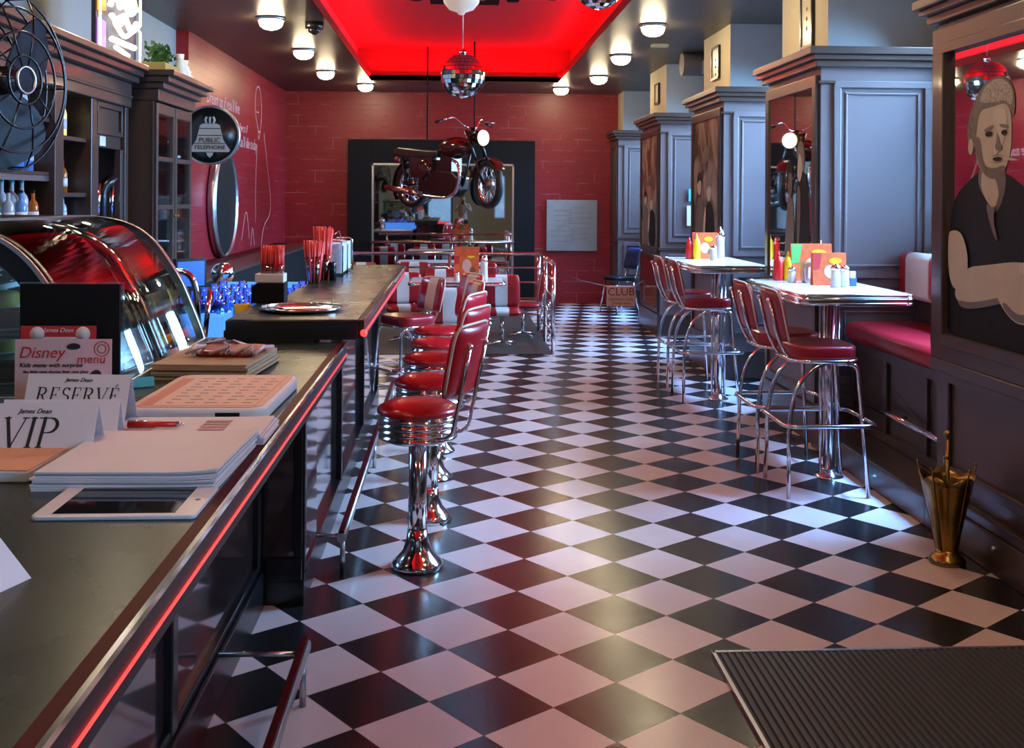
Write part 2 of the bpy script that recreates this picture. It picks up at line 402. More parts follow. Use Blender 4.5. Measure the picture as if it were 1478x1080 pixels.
# dark boarded patch of floor inside the railed dining corner
struct(B(-2.62, 1.03, 11.3, YB, 0, .006), 'floor', mat('dark_floor_boards', (.035, .020, .016), .55, var=.3))
m = MB()
for a in ((-2.9, -1.19, YF, YB+.15), (1.42, 3.5, YF, YB+.15), (-1.19, 1.42, YF, .5), (-1.19, 1.42, 15.02, YB+.15)): m.box(a[0], a[1], a[2], a[3], CZ, CZ+.06)
struct(m, 'ceiling', CEIL)
COVE = mat('red_cove_paint', (.62, .035, .045), .55)
m = MB()
m.box(-1.6, 1.83, .1, 15.4, 3.72, 3.78)
m.box(-1.42, -1.38, .1, 15.3, CZ+.06, 3.72); m.box(1.61, 1.65, .1, 15.3, CZ+.06, 3.72); m.box(-1.42, 1.65, 15.24, 15.28, CZ+.06, 3.72); m.box(-1.42, 1.65, .1, .14, CZ+.06, 3.72)
struct(m, 'ceiling', COVE)
m = MB()
m.box(-1.21, -1.18, .5, 15.05, CZ-.012, CZ+.075); m.box(1.41, 1.44, .5, 15.05, CZ-.012, CZ+.075); m.box(-1.21, 1.44, 15.02, 15.05, CZ-.012, CZ+.075)
struct(m, 'trim_1', WOODD)
struct(B(XL, 2.62, YB, YB+.12, 0, CZ), 'wall_back', BRICKX)
struct(B(XL-.12, XL, 10.75, YB+.12, 0, CZ), 'wall_left', BRICKY)
struct(B(XL-.12, XL-.0, 10.72, 10.75, 0, CZ), 'trim_2', REDB)
struct(B(-2.86, -2.74, YF, 10.75, 0, CZ), 'wall_left', GREYW)
# right wall with its street windows
m = MB()
ops = [(-1.4, 1.1), (5.4, 7.05), (8.35, 9.68), (11.0, 12.7), (14.05, 15.95)]
ys = [YF] + [v for o in ops for v in o] + [YB+.15]
for i in range(0, len(ys), 2): m.box(XR, XR+.12, ys[i], ys[i+1], 0, CZ)
for a, b in ops: m.box(XR, XR+.12, a, b, 0, 1.28); m.box(XR, XR+.12, a, b, 3.0, CZ)
struct(m, 'wall_right', GREYW)
for i, (a, b) in enumerate(ops):
    m = MB()
    for y in (a, (a+b)/2-.025, b-.05): m.box(XR+.03, XR+.08, y, y+.05, 1.28, 3.0)
    m.box(XR+.03, XR+.08, a, b, 1.28, 1.34); m.box(XR+.03, XR+.08, a, b, 2.94, 3.0)
    wf = struct(m, 'window_%d' % (i+1), WHITE)
    g = build(B(XR+.05, XR+.056, a+.03, b-.03, 1.32, 2.96), 'pane', GLASS, wf)
# entrance wall behind the photographer
m = MB(); m.box(-2.86, -1.0, YF-.12, YF, 0, CZ); m.box(-.1, 1.3, YF-.12, YF, 0, CZ); m.box(1.7, XR, YF-.12, YF, 0, CZ); m.box(-1.0, -.1, YF-.12, YF, 2.0, CZ); m.box(1.3, 1.7, YF-.12, YF, 2.4, CZ); m.box(1.3, 1.7, YF-.12, YF, 0, .9)
struct(m, 'wall_front', CREAMW)
m = MB(); m.box(-1.0, -.93, YF-.1, YF-.03, 0, 2.0); m.box(-.17, -.1, YF-.1, YF-.03, 0, 2.0); m.box(-1.0, -.1, YF-.1, YF-.03, 1.92, 2.0); m.box(-1.0, -.1, YF-.1, YF-.03, 0, .4)
dr = struct(m, 'door_1', WOODD); build(B(-.95, -.15, YF-.07, YF-.06, .4, 1.95), 'pane', GLASS, dr)
m = MB(); m.box(1.3, 1.34, YF-.1, YF-.03, .9, 2.4); m.box(1.66, 1.7, YF-.1, YF-.03, .9, 2.4); m.box(1.3, 1.7, YF-.1, YF-.03, .9, .95); m.box(1.3, 1.7, YF-.1, YF-.03, 2.35, 2.4)
dr = struct(m, 'window_6', WHITE); build(B(1.32, 1.68, YF-.07, YF-.06, .92, 2.38), 'pane', GLASS, dr)

# ---------------------------------------------------------------- panelled pillars on the right
def raised_panel(m, x0, x1, z0, z1, y, d=.022, w=.045):
    # moulded rectangle standing proud of a face that looks towards -Y
    for (a, b, c, e) in ((x0, x1, z0, z0+w), (x0, x1, z1-w, z1), (x0, x0+w, z0+w, z1-w), (x1-w, x1, z0+w, z1-w)):
        m.box(a, b, y-d, y, c, e)
    k = w*1.7; q = .35*w
    for (a, b, c, e) in ((x0+k, x1-k, z0+k, z0+k+q), (x0+k, x1-k, z1-k-q, z1-k), (x0+k, x0+k+q, z0+k, z1-k), (x1-k-q, x1-k, z0+k, z1-k)):
        m.box(a, b, y-d*.5, y, c, e)
def side_frame(m, y0, y1, z0, z1, x, d=.03, w=.055):
    for (a, b, c, e) in ((y0, y1, z0, z0+w), (y0, y1, z1-w, z1), (y0, y0+w, z0+w, z1-w), (y1-w, y1, z0+w, z1-w)):
        m.box(x-d, x, a, b, c, e)
PX = 2.40
def cornice(y0, y1, x1, zt=2.66, x0=PX, mats=WOOD, left=True):
    m = MB()
    for (o, za, zb) in ((.10, zt-.05, zt), (.075, zt-.085, zt-.05), (.045, zt-.13, zt-.085), (.02, zt-.24, zt-.22)):
        m.box(x0-o, x1, y0-o, y1+o, za, zb)
    return m
def pillar(y0, y1, x1, label, kind):
    t = thing('wood_panelled_pillar', label, 'pillar', (PX+.1, y0, 0))
    def T(m): m.T = Matrix.Translation((-PX-.1, -y0, 0)); return m
    def rel(mb):
        mb.v = [(v[0]-PX-.1, v[1]-y0, v[2]) for v in mb.v]; return mb
    build(rel(B(PX+.03, x1, y0, y1, 0, 2.54)), 'carcass', WOODG, t, bev=.004)
    build(rel(cornice(y0, y1, x1, x0=PX+.03)), 'cornice', WOOD, t, bev=.006)
    m = MB(); raised_panel(m, PX+.12, x1-.1, 1.12, 2.44, y0); raised_panel(m, PX+.12, x1-.1, .42, .98, y0)
    build(rel(m), 'raised_panel', WOODG, t, bev=.006)
    m = MB(); m.box(PX+.0, x1, y0-.02, y1+.02, 0, .26); m.box(PX+.01, x1, y0-.012, y1+.012, 1.02, 1.06)
    build(rel(m), 'plinth', WOOD, t, bev=.005)
    m = MB(); side_frame(m, y0+.02, y1-.02, .98, 2.48, PX+.03, d=.03, w=.075); side_frame(m, y0+.02, y1-.02, .28, .96, PX+.03, d=.025)
    build(rel(m), 'picture_frame', WOOD if kind != 'photo' else WOODD, t, bev=.005)
    return t, rel
def figure(mb_poly, mats, t, label, rel):
    pass
PCOL = [mat('print_skin', (.50, .43, .30), .5, var=.15, spec=.2), mat('print_dark', (.010, .009, .009), .6, var=.5, vscale=20, spec=.15), mat('print_hair', (.17, .145, .11), .5, var=.7, vscale=60, spec=.2), mat('print_shade', (.14, .11, .08), .4, var=.2), mat('print_light', (.56, .50, .38), .5, var=.15, spec=.2), mat('print_light_hair', (.36, .32, .25), .5, var=.9, vscale=70, spec=.2)]
def flat_print(shapes, x, yc, z0, sy, sz, parent, off=(0,0,0), label=None, name='printed_figure'):
    # shapes: (material index, outline) in picture units, u to the viewer's right; printed on a pane facing -X
    m = MB()
    for i, (mi, pts) in enumerate(shapes):
        m.m = mi; d = x - .0012 - .0004*i
        P = [(yc - u*sy, z0 + v*sz) for u, v in smooth_poly(pts)]
        m.v_start = len(m.v)
        n = len(P); m.add([(d, a, b) for a, b in P], [tuple(range(n))])
    m.v = [(v[0]-off[0], v[1]-off[1], v[2]-off[2]) for v in m.v]
    return build(m, name, PCOL, parent, label=label)
def smooth_poly(p):
    for _ in range(2):
        q = []
        for i in range(len(p)):
            a, b = p[i], p[(i+1) % len(p)]; q += [(a[0]*.75+b[0]*.25, a[1]*.75+b[1]*.25), (a[0]*.25+b[0]*.75, a[1]*.25+b[1]*.75)]
        p = q
    return p
# generic man with a quiff, arms folded; u 0..1 across, v 0..1 up
def ell(cx, cy, rx, ry, n=10, a0=0): return [(cx+rx*math.cos(2*PI*k/n+a0), cy+ry*math.sin(2*PI*k/n+a0)) for k in range(n)]
MAN = [
 (1, [(.02,.0),(.0,.12),(.03,.42),(.04,.50),(.10,.585),(.30,.655),(.40,.68),(.62,.66),(.80,.60),(.92,.56),(1.0,.40),(1.02,.0)]),
 (3, [(.33,.62),(.36,.70),(.60,.70),(.62,.60),(.52,.50),(.44,.55)]),
 (0, [(.36,.62),(.40,.70),(.50,.66),(.56,.58),(.50,.52),(.42,.56)]),
 (0, [(.30,.78),(.33,.70),(.40,.655),(.52,.64),(.60,.665),(.655,.72),(.67,.80),(.66,.89),(.55,.93),(.38,.92),(.29,.86)]),
 (3, [(.34,.70),(.42,.645),(.54,.635),(.62,.67),(.60,.69),(.50,.675),(.40,.69),(.33,.74)]),
 (2, [(.22,.80),(.24,.88),(.30,.94),(.40,1.0),(.55,1.02),(.66,.985),(.70,.93),(.69,.85),(.655,.885),(.60,.915),(.48,.905),(.36,.90),(.33,.85),(.31,.76),(.27,.74)]),
 (5, [(.34,.93),(.40,.985),(.52,1.012),(.64,.985),(.685,.935),(.665,.895),(.60,.925),(.50,.92),(.42,.925)]),
 (4, [(.50,.72),(.56,.74),(.62,.80),(.63,.88),(.56,.90),(.48,.89),(.50,.84),(.54,.83),(.53,.78),(.50,.76)]),
 (3, [(.30,.80),(.36,.80),(.38,.72),(.44,.67),(.40,.665),(.33,.71)]),
 (0, ell(.265,.765,.028,.032)),
 (3, [(.40,.825),(.50,.84),(.50,.828),(.41,.812)]), (3, [(.56,.84),(.645,.83),(.64,.818),(.56,.828)]),
 (1, ell(.455,.806,.038,.010)), (1, ell(.605,.806,.030,.010)),
 (3, [(.53,.82),(.57,.765),(.59,.745),(.53,.742),(.515,.76),(.535,.775)]),
 (1, [(.48,.712),(.54,.722),(.60,.712),(.545,.700)]),
 (3, [(.47,.72),(.54,.73),(.61,.72),(.54,.725)]),
 (4, [(.60,.708),(.72,.700),(.72,.708),(.60,.718)]),
 (3, [(.42,.56),(.50,.44),(.56,.40),(.50,.50),(.56,.58),(.60,.62),(.52,.52)]),
 (0, [(.03,.42),(.06,.44),(.16,.44),(.22,.40),(.26,.32),(.22,.22),(.10,.20),(.03,.27)]),
 (0, [(.10,.20),(.22,.30),(.46,.32),(.72,.345),(.86,.34),(.90,.30),(.80,.24),(.56,.20),(.28,.16),(.14,.16)]),
 (3, [(.14,.17),(.28,.165),(.56,.205),(.80,.245),(.80,.225),(.56,.18),(.28,.14),(.16,.145)]),
 (0, [(.52,.24),(.70,.30),(.98,.31),(1.02,.24),(.90,.14),(.74,.12),(.60,.17)]),
 (4, [(.74,.335),(.88,.36),(.95,.34),(.90,.30),(.78,.30)]),
 (3, [(.60,.175),(.74,.125),(.90,.145),(.86,.17),(.74,.155),(.62,.20)]),
]
COUPLE = [
 (1, [(.50,.0),(.46,.30),(.52,.62),(.60,.72),(.80,.74),(.95,.66),(1.0,.40),(1.0,.0)]),
 (0, [(.56,.74),(.58,.68),(.66,.66),(.74,.72),(.76,.80),(.70,.86),(.60,.85)]),
 (2, [(.54,.82),(.56,.90),(.68,.94),(.80,.90),(.84,.80),(.78,.70),(.74,.80),(.64,.86)]),
 (3, [(.55,.60),(.62,.66),(.70,.58),(.66,.30),(.58,.20),(.56,.40)]),
 (2, [(.10,.0),(.10,.25),(.18,.50),(.26,.58),(.40,.56),(.46,.40),(.42,.0)]),
 (3, [(.20,.64),(.24,.57),(.32,.55),(.38,.62),(.38,.72),(.30,.77),(.22,.74)]),
 (1, [(.16,.62),(.18,.76),(.28,.82),(.40,.78),(.42,.66),(.36,.72),(.26,.74),(.22,.66)]),
]
CROWD = [
 (3, [(.05,.0),(.04,.35),(.15,.48),(.30,.50),(.42,.40),(.45,.0)]), (0, ell(.22,.58,.10,.08)), (1, [(.10,.58),(.14,.68),(.28,.69),(.34,.60),(.24,.63)]),
 (1, [(.48,.0),(.50,.30),(.56,.44),(.75,.46),(.92,.38),(.98,.0)]), (0, ell(.68,.53,.10,.08)), (2, [(.56,.54),(.60,.63),(.74,.64),(.80,.56),(.70,.58)]),
 (4, [(.40,.20),(.50,.42),(.56,.40),(.50,.15)]), (3, [(.30,.75),(.50,.90),(.75,.85),(.60,.74)]),
]
P1T, rel = pillar(7.1, 8.3, XR, 'nearest full-height brown panelled pillar holding a mirror with a printed couple, beside the nearer high table', 'mirror')
mg = build(rel(B(PX+.012, PX+.03, 7.19, 8.21, 1.05, 2.41)), 'mirror', MIRROR, P1T)
flat_print(COUPLE, PX+.012-.0, 7.86, 1.05, .60, 1.08, P1T, off=(PX+.1, 7.1, 0))
P2T, rel = pillar(9.72, 10.95, XR, 'second brown panelled pillar, with a sepia photo panel facing the aisle behind the far high table', 'photo')
build(rel(B(PX+.012, PX+.03, 9.81, 10.86, 1.05, 2.41)), 'photo_panel', SEPIA1, P2T); flat_print(CROWD, PX+.012, 10.80, 1.05, .9, 1.25, P2T, off=(PX+.1, 9.72, 0))
P3T, rel = pillar(12.75, 14.0, XR, 'third brown panelled pillar, with a reddish sepia photo panel, past the CLUB sign', 'photo')
build(rel(B(PX+.012, PX+.03, 12.84, 13.91, 1.05, 2.41)), 'photo_panel', SEPIA2, P3T); flat_print(CROWD, PX+.012, 13.85, 1.05, .95, 1.0, P3T, off=(PX+.1, 12.75, 0))
build(rel(B(PX+.006, PX+.03, 12.84, 13.91, .34, .90)), 'lower_panel', mat('polished_red_wood', (.10, .015, .012), .12), P3T)
P4T, rel = pillar(16.1, 16.74, XR, 'farthest brown panelled pillar standing against the red back wall', 'plain')
# notices taped to the second pillar's neighbour
t = tag(build(B(-.075, .075, -.004, 0, -.075, .075), 'notice_sheet', mat('turquoise_notice', (.05, .42, .52), .5), loc=(2.84, 12.72, 1.585+.1)), 'turquoise square notice taped on the third pillar above a white one', 'notice')
lettering('i', .10, face_cam(0, -.006, -.035), WHITE, t)
t = tag(build(B(-.085, .085, -.004, 0, -.12, .12), 'notice_sheet', WHITE, loc=(2.83, 12.72, 1.44)), 'white rectangular notice taped under the turquoise one on the third pillar', 'notice')
build(B(-.03, .03, -.006, -.004, -.04, .05), 'printed_emblem', BLUEP, t)
# piers above the panelling
for i, (a, b) in enumerate(((7.22, 8.25), (9.84, 10.9), (12.87, 13.95), (16.2, 16.74))):
    o = struct(B(2.52, XR, a, b, 2.64, CZ), 'trim_%d' % (i+3), [CREAMW, GREYW])
    o.data.polygons  # warm lamplight put into the aisle face's cream, daylight into the other faces' grey-blue
    for p in o.data.polygons: p.material_index = 0 if abs(p.normal.x) > .5 else 1
struct(B(2.52, XR, 3.6, 5.25, 2.64, CZ), 'trim_7', CREAMW)
for i, (y, w_, z0, z1, lab) in enumerate(((7.62, .13, 2.73, 3.2, 'long narrow framed print on the pier over the mirrored pillar'), (10.35, .15, 2.80, 3.12, 'bright narrow framed print on the pier over the second pillar'), (13.4, .13, 2.82, 3.08, 'small dark narrow framed print on the pier over the third pillar'))):
    t = thing('narrow_picture', lab, 'picture', (2.52, y, z0), 0, None)
    m = MB(); h = z1-z0
    for a in ((-w_, w_, 0, .02), (-w_, w_, h-.02, h), (-w_, -w_+.02, .02, h-.02), (w_-.02, w_, .02, h-.02)): m.box(-.025, 0, a[0], a[1], a[2], a[3])
    build(m, 'frame', BLACK, t); build(B(-.015, 0, -w_+.02, w_-.02, .02, h-.02), 'print', mat('ivory_print', (.60, .55, .38), .25), t)
    for k in range(3):
        e = build(MB().lathe([(.0, 0), (.016, .001), (.016, .002), (0, .003)], 12, axis='X'), 'printed_mark', GREYINK, t, loc=(-.019, 0, h*.6-k*.07))
# ---------------------------------------------------------------- near mirrored cabinet wall on the right
NY0, NY1 = 1.6, 5.33
t = thing('mirrored_wall_cabinet', 'dark panelled cabinet at the right edge with a mirror printed with a man in shirt', 'cabinet', (PX+.1, NY1, 0))
def rl(mb): mb.v = [(v[0]-PX-.1, v[1]-NY1, v[2]) for v in mb.v]; return mb
build(rl(B(PX+.03, XR, NY0, NY1, 0, 2.54)), 'carcass', WOOD, t, bev=.004)
build(rl(cornice(NY0, NY1, XR, x0=PX+.03)), 'cornice', WOOD, t, bev=.006)
m = MB(); side_frame(m, NY0+.02, NY1, .86, 2.50, PX+.03, d=.035, w=.13)
side_frame(m, NY0+.02, NY1-.10, .935, 2.42, PX+.03, d=.05, w=.05)
build(rl(m), 'mirror_frame', WOOD, t, bev=.007)
m = MB(); side_frame(m, 3.3, NY1-.12, .30, .80, PX+.03, d=.02, w=.045); side_frame(m, NY0+.1, 3.2, .30, .80, PX+.03, d=.02, w=.045)
m.box(PX-.01, PX+.03, NY0, NY1, .80, .86)
build(rl(m), 'lower_moulding', WOOD, t, bev=.006)
m = MB(); m.box(PX-.03, PX+.03, NY0, NY1+.0, 0, .17); m.box(PX-.015, PX+.03, NY0, NY1, .17, .22)
build(rl(m), 'baseboard', WOODD, t, bev=.006)
build(rl(B(PX+.014, PX+.03, NY0+.05, NY1-.13, .97, 2.40)), 'mirror', MIRROR, t)
flat_print(MAN, PX+.014, 5.19, .965, .92, 1.22, t, off=(PX+.1, NY1, 0), label='printed picture of a man with a quiff, folded arms and a dark short-sleeved shirt')
kb = MB().ball((0,0,0), .014, 10, 8); build(rl(MB().ball((PX-.035, 4.62, .12), .013, 10, 8)), 'knob', STEEL, t)
struct(B(2.37, XR, NY1+.0, 7.08, 0, .15), 'trim_8', WOOD, bev=.01)

# ---------------------------------------------------------------- bench
t = thing('upholstered_bench', 'raised bench with glossy red cushion and striped back behind the nearer high table', 'bench', (2.72, 6.2, .15))
m = B(-.06, .50, -.85, .86, 0, .56); m.box(-.08, -.06, -.85, .86, .50, .56); m.box(-.08, -.06, -.85, .86, 0, .06)
for y in (-.85, -.28, .29, .83): m.box(-.08, -.06, y, y+.05 if y < .8 else .86, .06, .50)
build(m, 'base', WOOD, t, bev=.004)
m = MB().prism(rrect(.21, .625, .68, .13, .055), -.85, .86, 'XZ', True); build(m, 'seat_cushion', RED, t, bev=.012)
m = MB(); m.prism(rrect(.30, 1.00, .12, .30, .05), -.85, .88, 'XZ', True); build(m, 'backrest', RED, t, bev=.012)
for k in range(3):
    a = .76 - k*.62; build(MB().prism(rrect(.293, 1.00, .125, .305, .05), a-.34, a, 'XZ', True), 'cream_stripe', CREAM, t, bev=.012)
build(B(.36, .56, -.85, .86, .56, 1.14), 'back_panel', WOOD, t)
m = MB().tube([(-.14, -.86, .22), (-.14, .84, .22)], .018)
for y in (-.8, 0, .78): m.tube([(-.14, y, .22), (-.07, y, .22)], .009)
build(m, 'foot_rail', CHROME, t)

# ---------------------------------------------------------------- ceiling lights
def ceiling_light(first=[None], **k): pass
t = thing('ceiling_light', 'lit opal dome ceiling light with dark rim, largest in the left row of the ceiling', 'ceiling light', (-1.68, 9.87, CZ), 0, 'opal dome ceiling lights')
build(MB().lathe([(0, 0), (.128, 0), (.132, -.012), (.124, -.026), (.108, -.03), (0, -.03)], 32), 'rim', STEEL, t)
build(MB().lathe([(.108, -.03), (.106, -.055), (.092, -.08), (.065, -.10), (.03, -.110), (0, -.113)], 32), 'opal_dome', OPAL, t)
for x, y, lab in ((-1.68, 11.97, 'lit opal dome ceiling light, second from the camera in the left row'), (-1.68, 14.0, 'lit opal dome ceiling light, third from the camera in the left row'),
        (-1.30, 15.55, 'lit opal dome ceiling light by the back wall, left of the red cove'), (1.82, 9.95, 'lit opal dome ceiling light, largest in the right row of the ceiling'),
        (1.85, 12.1, 'lit opal dome ceiling light, second from the camera in the right row'), (1.88, 14.2, 'lit opal dome ceiling light, third from the camera in the right row'), (1.53, 15.75, 'lit opal dome ceiling light by the back wall, right of the disco ball'),
        (-1.68, 7.75, 'lit opal dome ceiling light over the counter, outside the top of the picture'), (-1.68, 5.6, 'lit opal dome ceiling light over the display case, outside the top of the picture'), (-1.68, 3.4, 'lit opal dome ceiling light over the near counter, outside the picture'), (-1.68, 1.2, 'lit opal dome ceiling light beside the camera, outside the picture'),
        (1.82, 7.8, 'lit opal dome ceiling light over the nearer high table, outside the top of the picture'), (1.82, 5.6, 'lit opal dome ceiling light over the umbrella stand, outside the picture'), (1.82, 3.4, 'lit opal dome ceiling light over the ribbed mat, outside the picture'), (1.82, 1.2, 'lit opal dome ceiling light right of the camera, outside the picture')):
    dup(t, (x, y, CZ), 0, lab)
# dome camera
t = thing('security_camera', 'small black dome security camera on the ceiling left of the red cove', 'camera', (-1.32, 10.1, CZ))
build(MB().lathe([(0, 0), (.085, 0), (.085, -.05), (.075, -.065), (0, -.065)], 24), 'housing', BLACK, t); build(MB().lathe([(.06, -.06), (.055, -.09), (.03, -.112), (0, -.118)], 20), 'dome', DARKGL, t)
# air conditioning cassette in the cove, two grilles
t = thing('air_conditioning_cassette', 'red-lit air conditioning unit with a dark slotted grille in the cove above the disco ball', 'air conditioner', (.08, 11.2, 3.72))
build(B(-.62, .62, -.42, .42, -.03, 0), 'housing', COVE, t, bev=.01); m = MB()
for k in range(7): m.box(-.36, .36, -.26+k*.075, -.22+k*.075, -.04, -.03)
build(m, 'grille', BLACKM, t)
for x in (-.5, .5): build(MB().lathe([(0, -.03), (.07, -.03), (.06, -.042), (0, -.042)], 16, c=(x, 0, 0)), 'outlet', BLACKM, t)
t = thing('ceiling_grille', 'flat red square ceiling grille in the cove nearest the fan', 'ceiling vent', (.08, 9.0, 3.72))
m = MB();
for a in ((-.6, .6, -.4, -.36), (-.6, .6, .36, .4), (-.6, -.56, -.36, .36), (.56, .6, -.36, .36)): m.box(*a, -.02, 0)
build(m, 'frame', COVE, t); m = MB()
for k in range(9): m.box(-.56, .56, -.33+k*.08, -.31+k*.08, -.012, 0)
build(m, 'slats', REDB, t)
# grey duct in the recess between pillars
t = thing('ventilation_duct', 'grey ventilation duct under the ceiling between the second and third pillars', 'duct', (2.75, 11.9, 3.14))
build(MB().tube([(-.25, 0, 0), (.5, 0, 0)], .13, 20), 'duct_pipe', mat('dark_grey_duct', (.07,.07,.075), .5), t); build(B(-.05, .5, -.35, -.1, -.12, .02), 'duct_box', GREYW, t)
tag(build(B(-.09, .09, -.05, .05, -.035, 0), 'exit_lamp', CREAMW, loc=(2.12, 11.2, CZ), bev=.01), 'small cream rectangular emergency lamp on the ceiling right of the lamps', 'emergency lamp')

# ================================================================ BACK WALL
t = thing('framed_wall_mirror', 'huge wall mirror in a wide black frame on the red back wall behind the motorcycle', 'mirror', (-.21, YB, 0))
m = MB(); X0, X1, x0, x1, y0 = -1.65+.21, 1.22+.21, -1.29+.21, .90+.21, -.12
m.box(X0, x0, y0, 0, 0, 2.52); m.box(x1, X1, y0, 0, 0, 2.52); m.box(x0, x1, y0, 0, 2.16, 2.52); m.box(x0, x1, y0, 0, 0, .42)
build(m, 'frame', BLACKM, t, bev=.006)
m = MB(); m.box(x0, x0+.03, y0+.02, -.01, .42, 2.16); m.box(x1-.03, x1, y0+.02, -.01, .42, 2.16); m.box(x0, x1, y0+.02, -.01, 2.13, 2.16)
build(m, 'inner_edge', STEEL, t); build(B(x0, x1, -.04, -.01, .42, 2.16), 'mirror', BMIRROR, t)
m = MB().tube([(x0, y0-.05, .95), (x1, y0-.05, .95)], .018)
build(m, 'cross_rail', mat('rosy_chrome', (.6, .4, .38), .25, 1), t)
t = thing('metal_plaque', 'square brushed grey metal plaque with small engraved text on the red back wall', 'plaque', (1.80, YB-.01, .82))
build(B(-.395, .395, -.06, 0, 0, .79), 'plate', mat('brushed_aluminium', (.36, .42, .46), .42, .7, var=.2, vscale=6), t, bev=.006)
for k in range(14): lettering('names of the guests and friends'[: 14 + (k*7) % 16], .035, face_cam(-.14 if k % 2 else .12, -.062, .66-k*.04), GREYINK, t, name='engraved_line')
t = thing('wall_lettering', 'pale pink handwritten-style slogan lettering high on the red brick left wall', 'wall lettering', (XL, 12.4, 2.5))
R = Matrix.Rotation(PI/2, 4, 'Z') @ Matrix.Rotation(PI/2, 4, 'X')
for txt, y, z, s in (("Dream as if you'll live", -.05, .13, .20), ("forever, live as if", .8, -.07, .15), ("you'll die today", 1.35, -.26, .20)):
    lettering(txt, s, Matrix.Translation((.002, y, z)) @ R, PAPERP, t, shear=.3, name='slogan_line')
# faint chalky portrait outline on the left wall
t = thing('wall_mural', 'faint pale line drawing of a figure painted on the red left wall near the corner', 'mural', (XL, 14.6, 1.0))
def stroke(m, pts, r=.010): m.tube(fillet([(.0, y, z) for y, z in pts], .25, 5), r, 6)
m = MB(); stroke(m, [(-.15, 1.55), (-.38, 1.75), (-.32, 2.05), (-.05, 2.12), (.12, 1.9), (.1, 1.6), (-.1, 1.35), (-.15, 1.55)], .010); stroke(m, [(-.25, 1.75), (-.1, 1.75)], .01); stroke(m, [(-.12, 1.5), (.02, 1.5)], .01)
build(m, 'head_outline', PAPERP, t)
m = MB(); stroke(m, [(.3, 1.5), (.55, 1.1), (.9, .6), (.8, .35), (.3, .25), (.1, -.1)]); stroke(m, [(-.2, 1.3), (-.3, .8), (-.28, .3)]); stroke(m, [(-1.2, .1), (-.9, .55), (-.7, .1)], .009); stroke(m, [(-.6, .0), (-.5, .3), (-.35, .0)], .009)
build(m, 'body_outline', PAPERP, t)
for o in bpy.data.objects:
    if o.parent == t: o.scale = (.15, 1, 1)
# black round wall mirror seen almost edge-on and the round phone sign in front of it
t = thing('round_black_disc', 'big black round disc with chrome rim on the red left wall below the telephone sign', 'wall disc', (XL+.012, 12.1, 1.56))
build(MB().lathe([(0, 0), (.575, 0), (.575, .05), (.55, .07), (.545, .071), (0, .071)], 48, axis='X'), 'disc', BLACKM, t)
build(MB().lathe([(.575, .0), (.60, .0), (.60, .05), (.575, .09), (.575, .0)], 48, axis='X'), 'rim', STEEL, t)
t = thing('telephone_sign', 'round black sign with a white bell and the words PUBLIC TELEPHONE', 'sign', (-2.13, 9.5, 2.17))
build(MB().lathe([(0, -.02), (.24, -.02), (.24, .02), (0, .02)], 40, axis='Y'), 'panel', BLACK, t)
build(MB().lathe([(.24, -.026), (.258, -.026), (.258, .026), (.24, .026), (.24, -.026)], 40, axis='Y'), 'rim', STEEL, t)
bell = [(-.06,.10),(.06,.10),(.085,.085),(.09,.06),(.10,.02),(.115,-.04),(.15,-.095),(.175,-.13),(.16,-.145),(-.16,-.145),(-.175,-.13),(-.15,-.095),(-.115,-.04),(-.10,.02),(-.09,.06),(-.085,.085)]
SGN = mat('sign_white', (.48, .48, .46), .5)
m = MB().prism(bell, -.026, -.021, 'XZ'); m.prism([(-.03,-.15),(.03,-.15),(.022,-.175),(0,-.195),(-.022,-.175)], -.026, -.021, 'XZ')
for a in (-.03, 0, .03): m.tube([(a, -.024, .10), (a*1.3, -.024, .135), (a*.9, -.024, .16)], .010, 8)
build(m, 'bell_emblem', SGN, t)
m = MB()
for z, w_ in ((.055, .088), (-.005, .10), (-.075, .135)): m.box(-w_, w_, -.028, -.026, z, z+.006)
build(m, 'bell_lines', BLACKM, t)
lettering('PUBLIC', .058, face_cam(0, -.028, -.062), BLACKM, t); lettering('TELEPHONE', .050, face_cam(0, -.028, -.122), BLACKM, t)
m = MB().tube([(-.24, 0, .0), (-.61, 0, 0)], .012); build(m, 'bracket', BLACK, t)
# wooden ledge along the left wall
t = thing('wall_ledge_counter', 'low dark counter with a wood-edged ledge along the red left wall', 'counter', (XL+.28, 12.6, 0))
build(B(-.26, .22, -3.6, 3.2, 0, .92), 'base', BLACKM, t); build(B(-.27, .27, -3.65, 3.25, .92, .95), 'top', WOOD, t, bev=.004); build(B(-.27, -.10, -3.65, 3.25, .95, .965), 'upstand', MAROON, t)

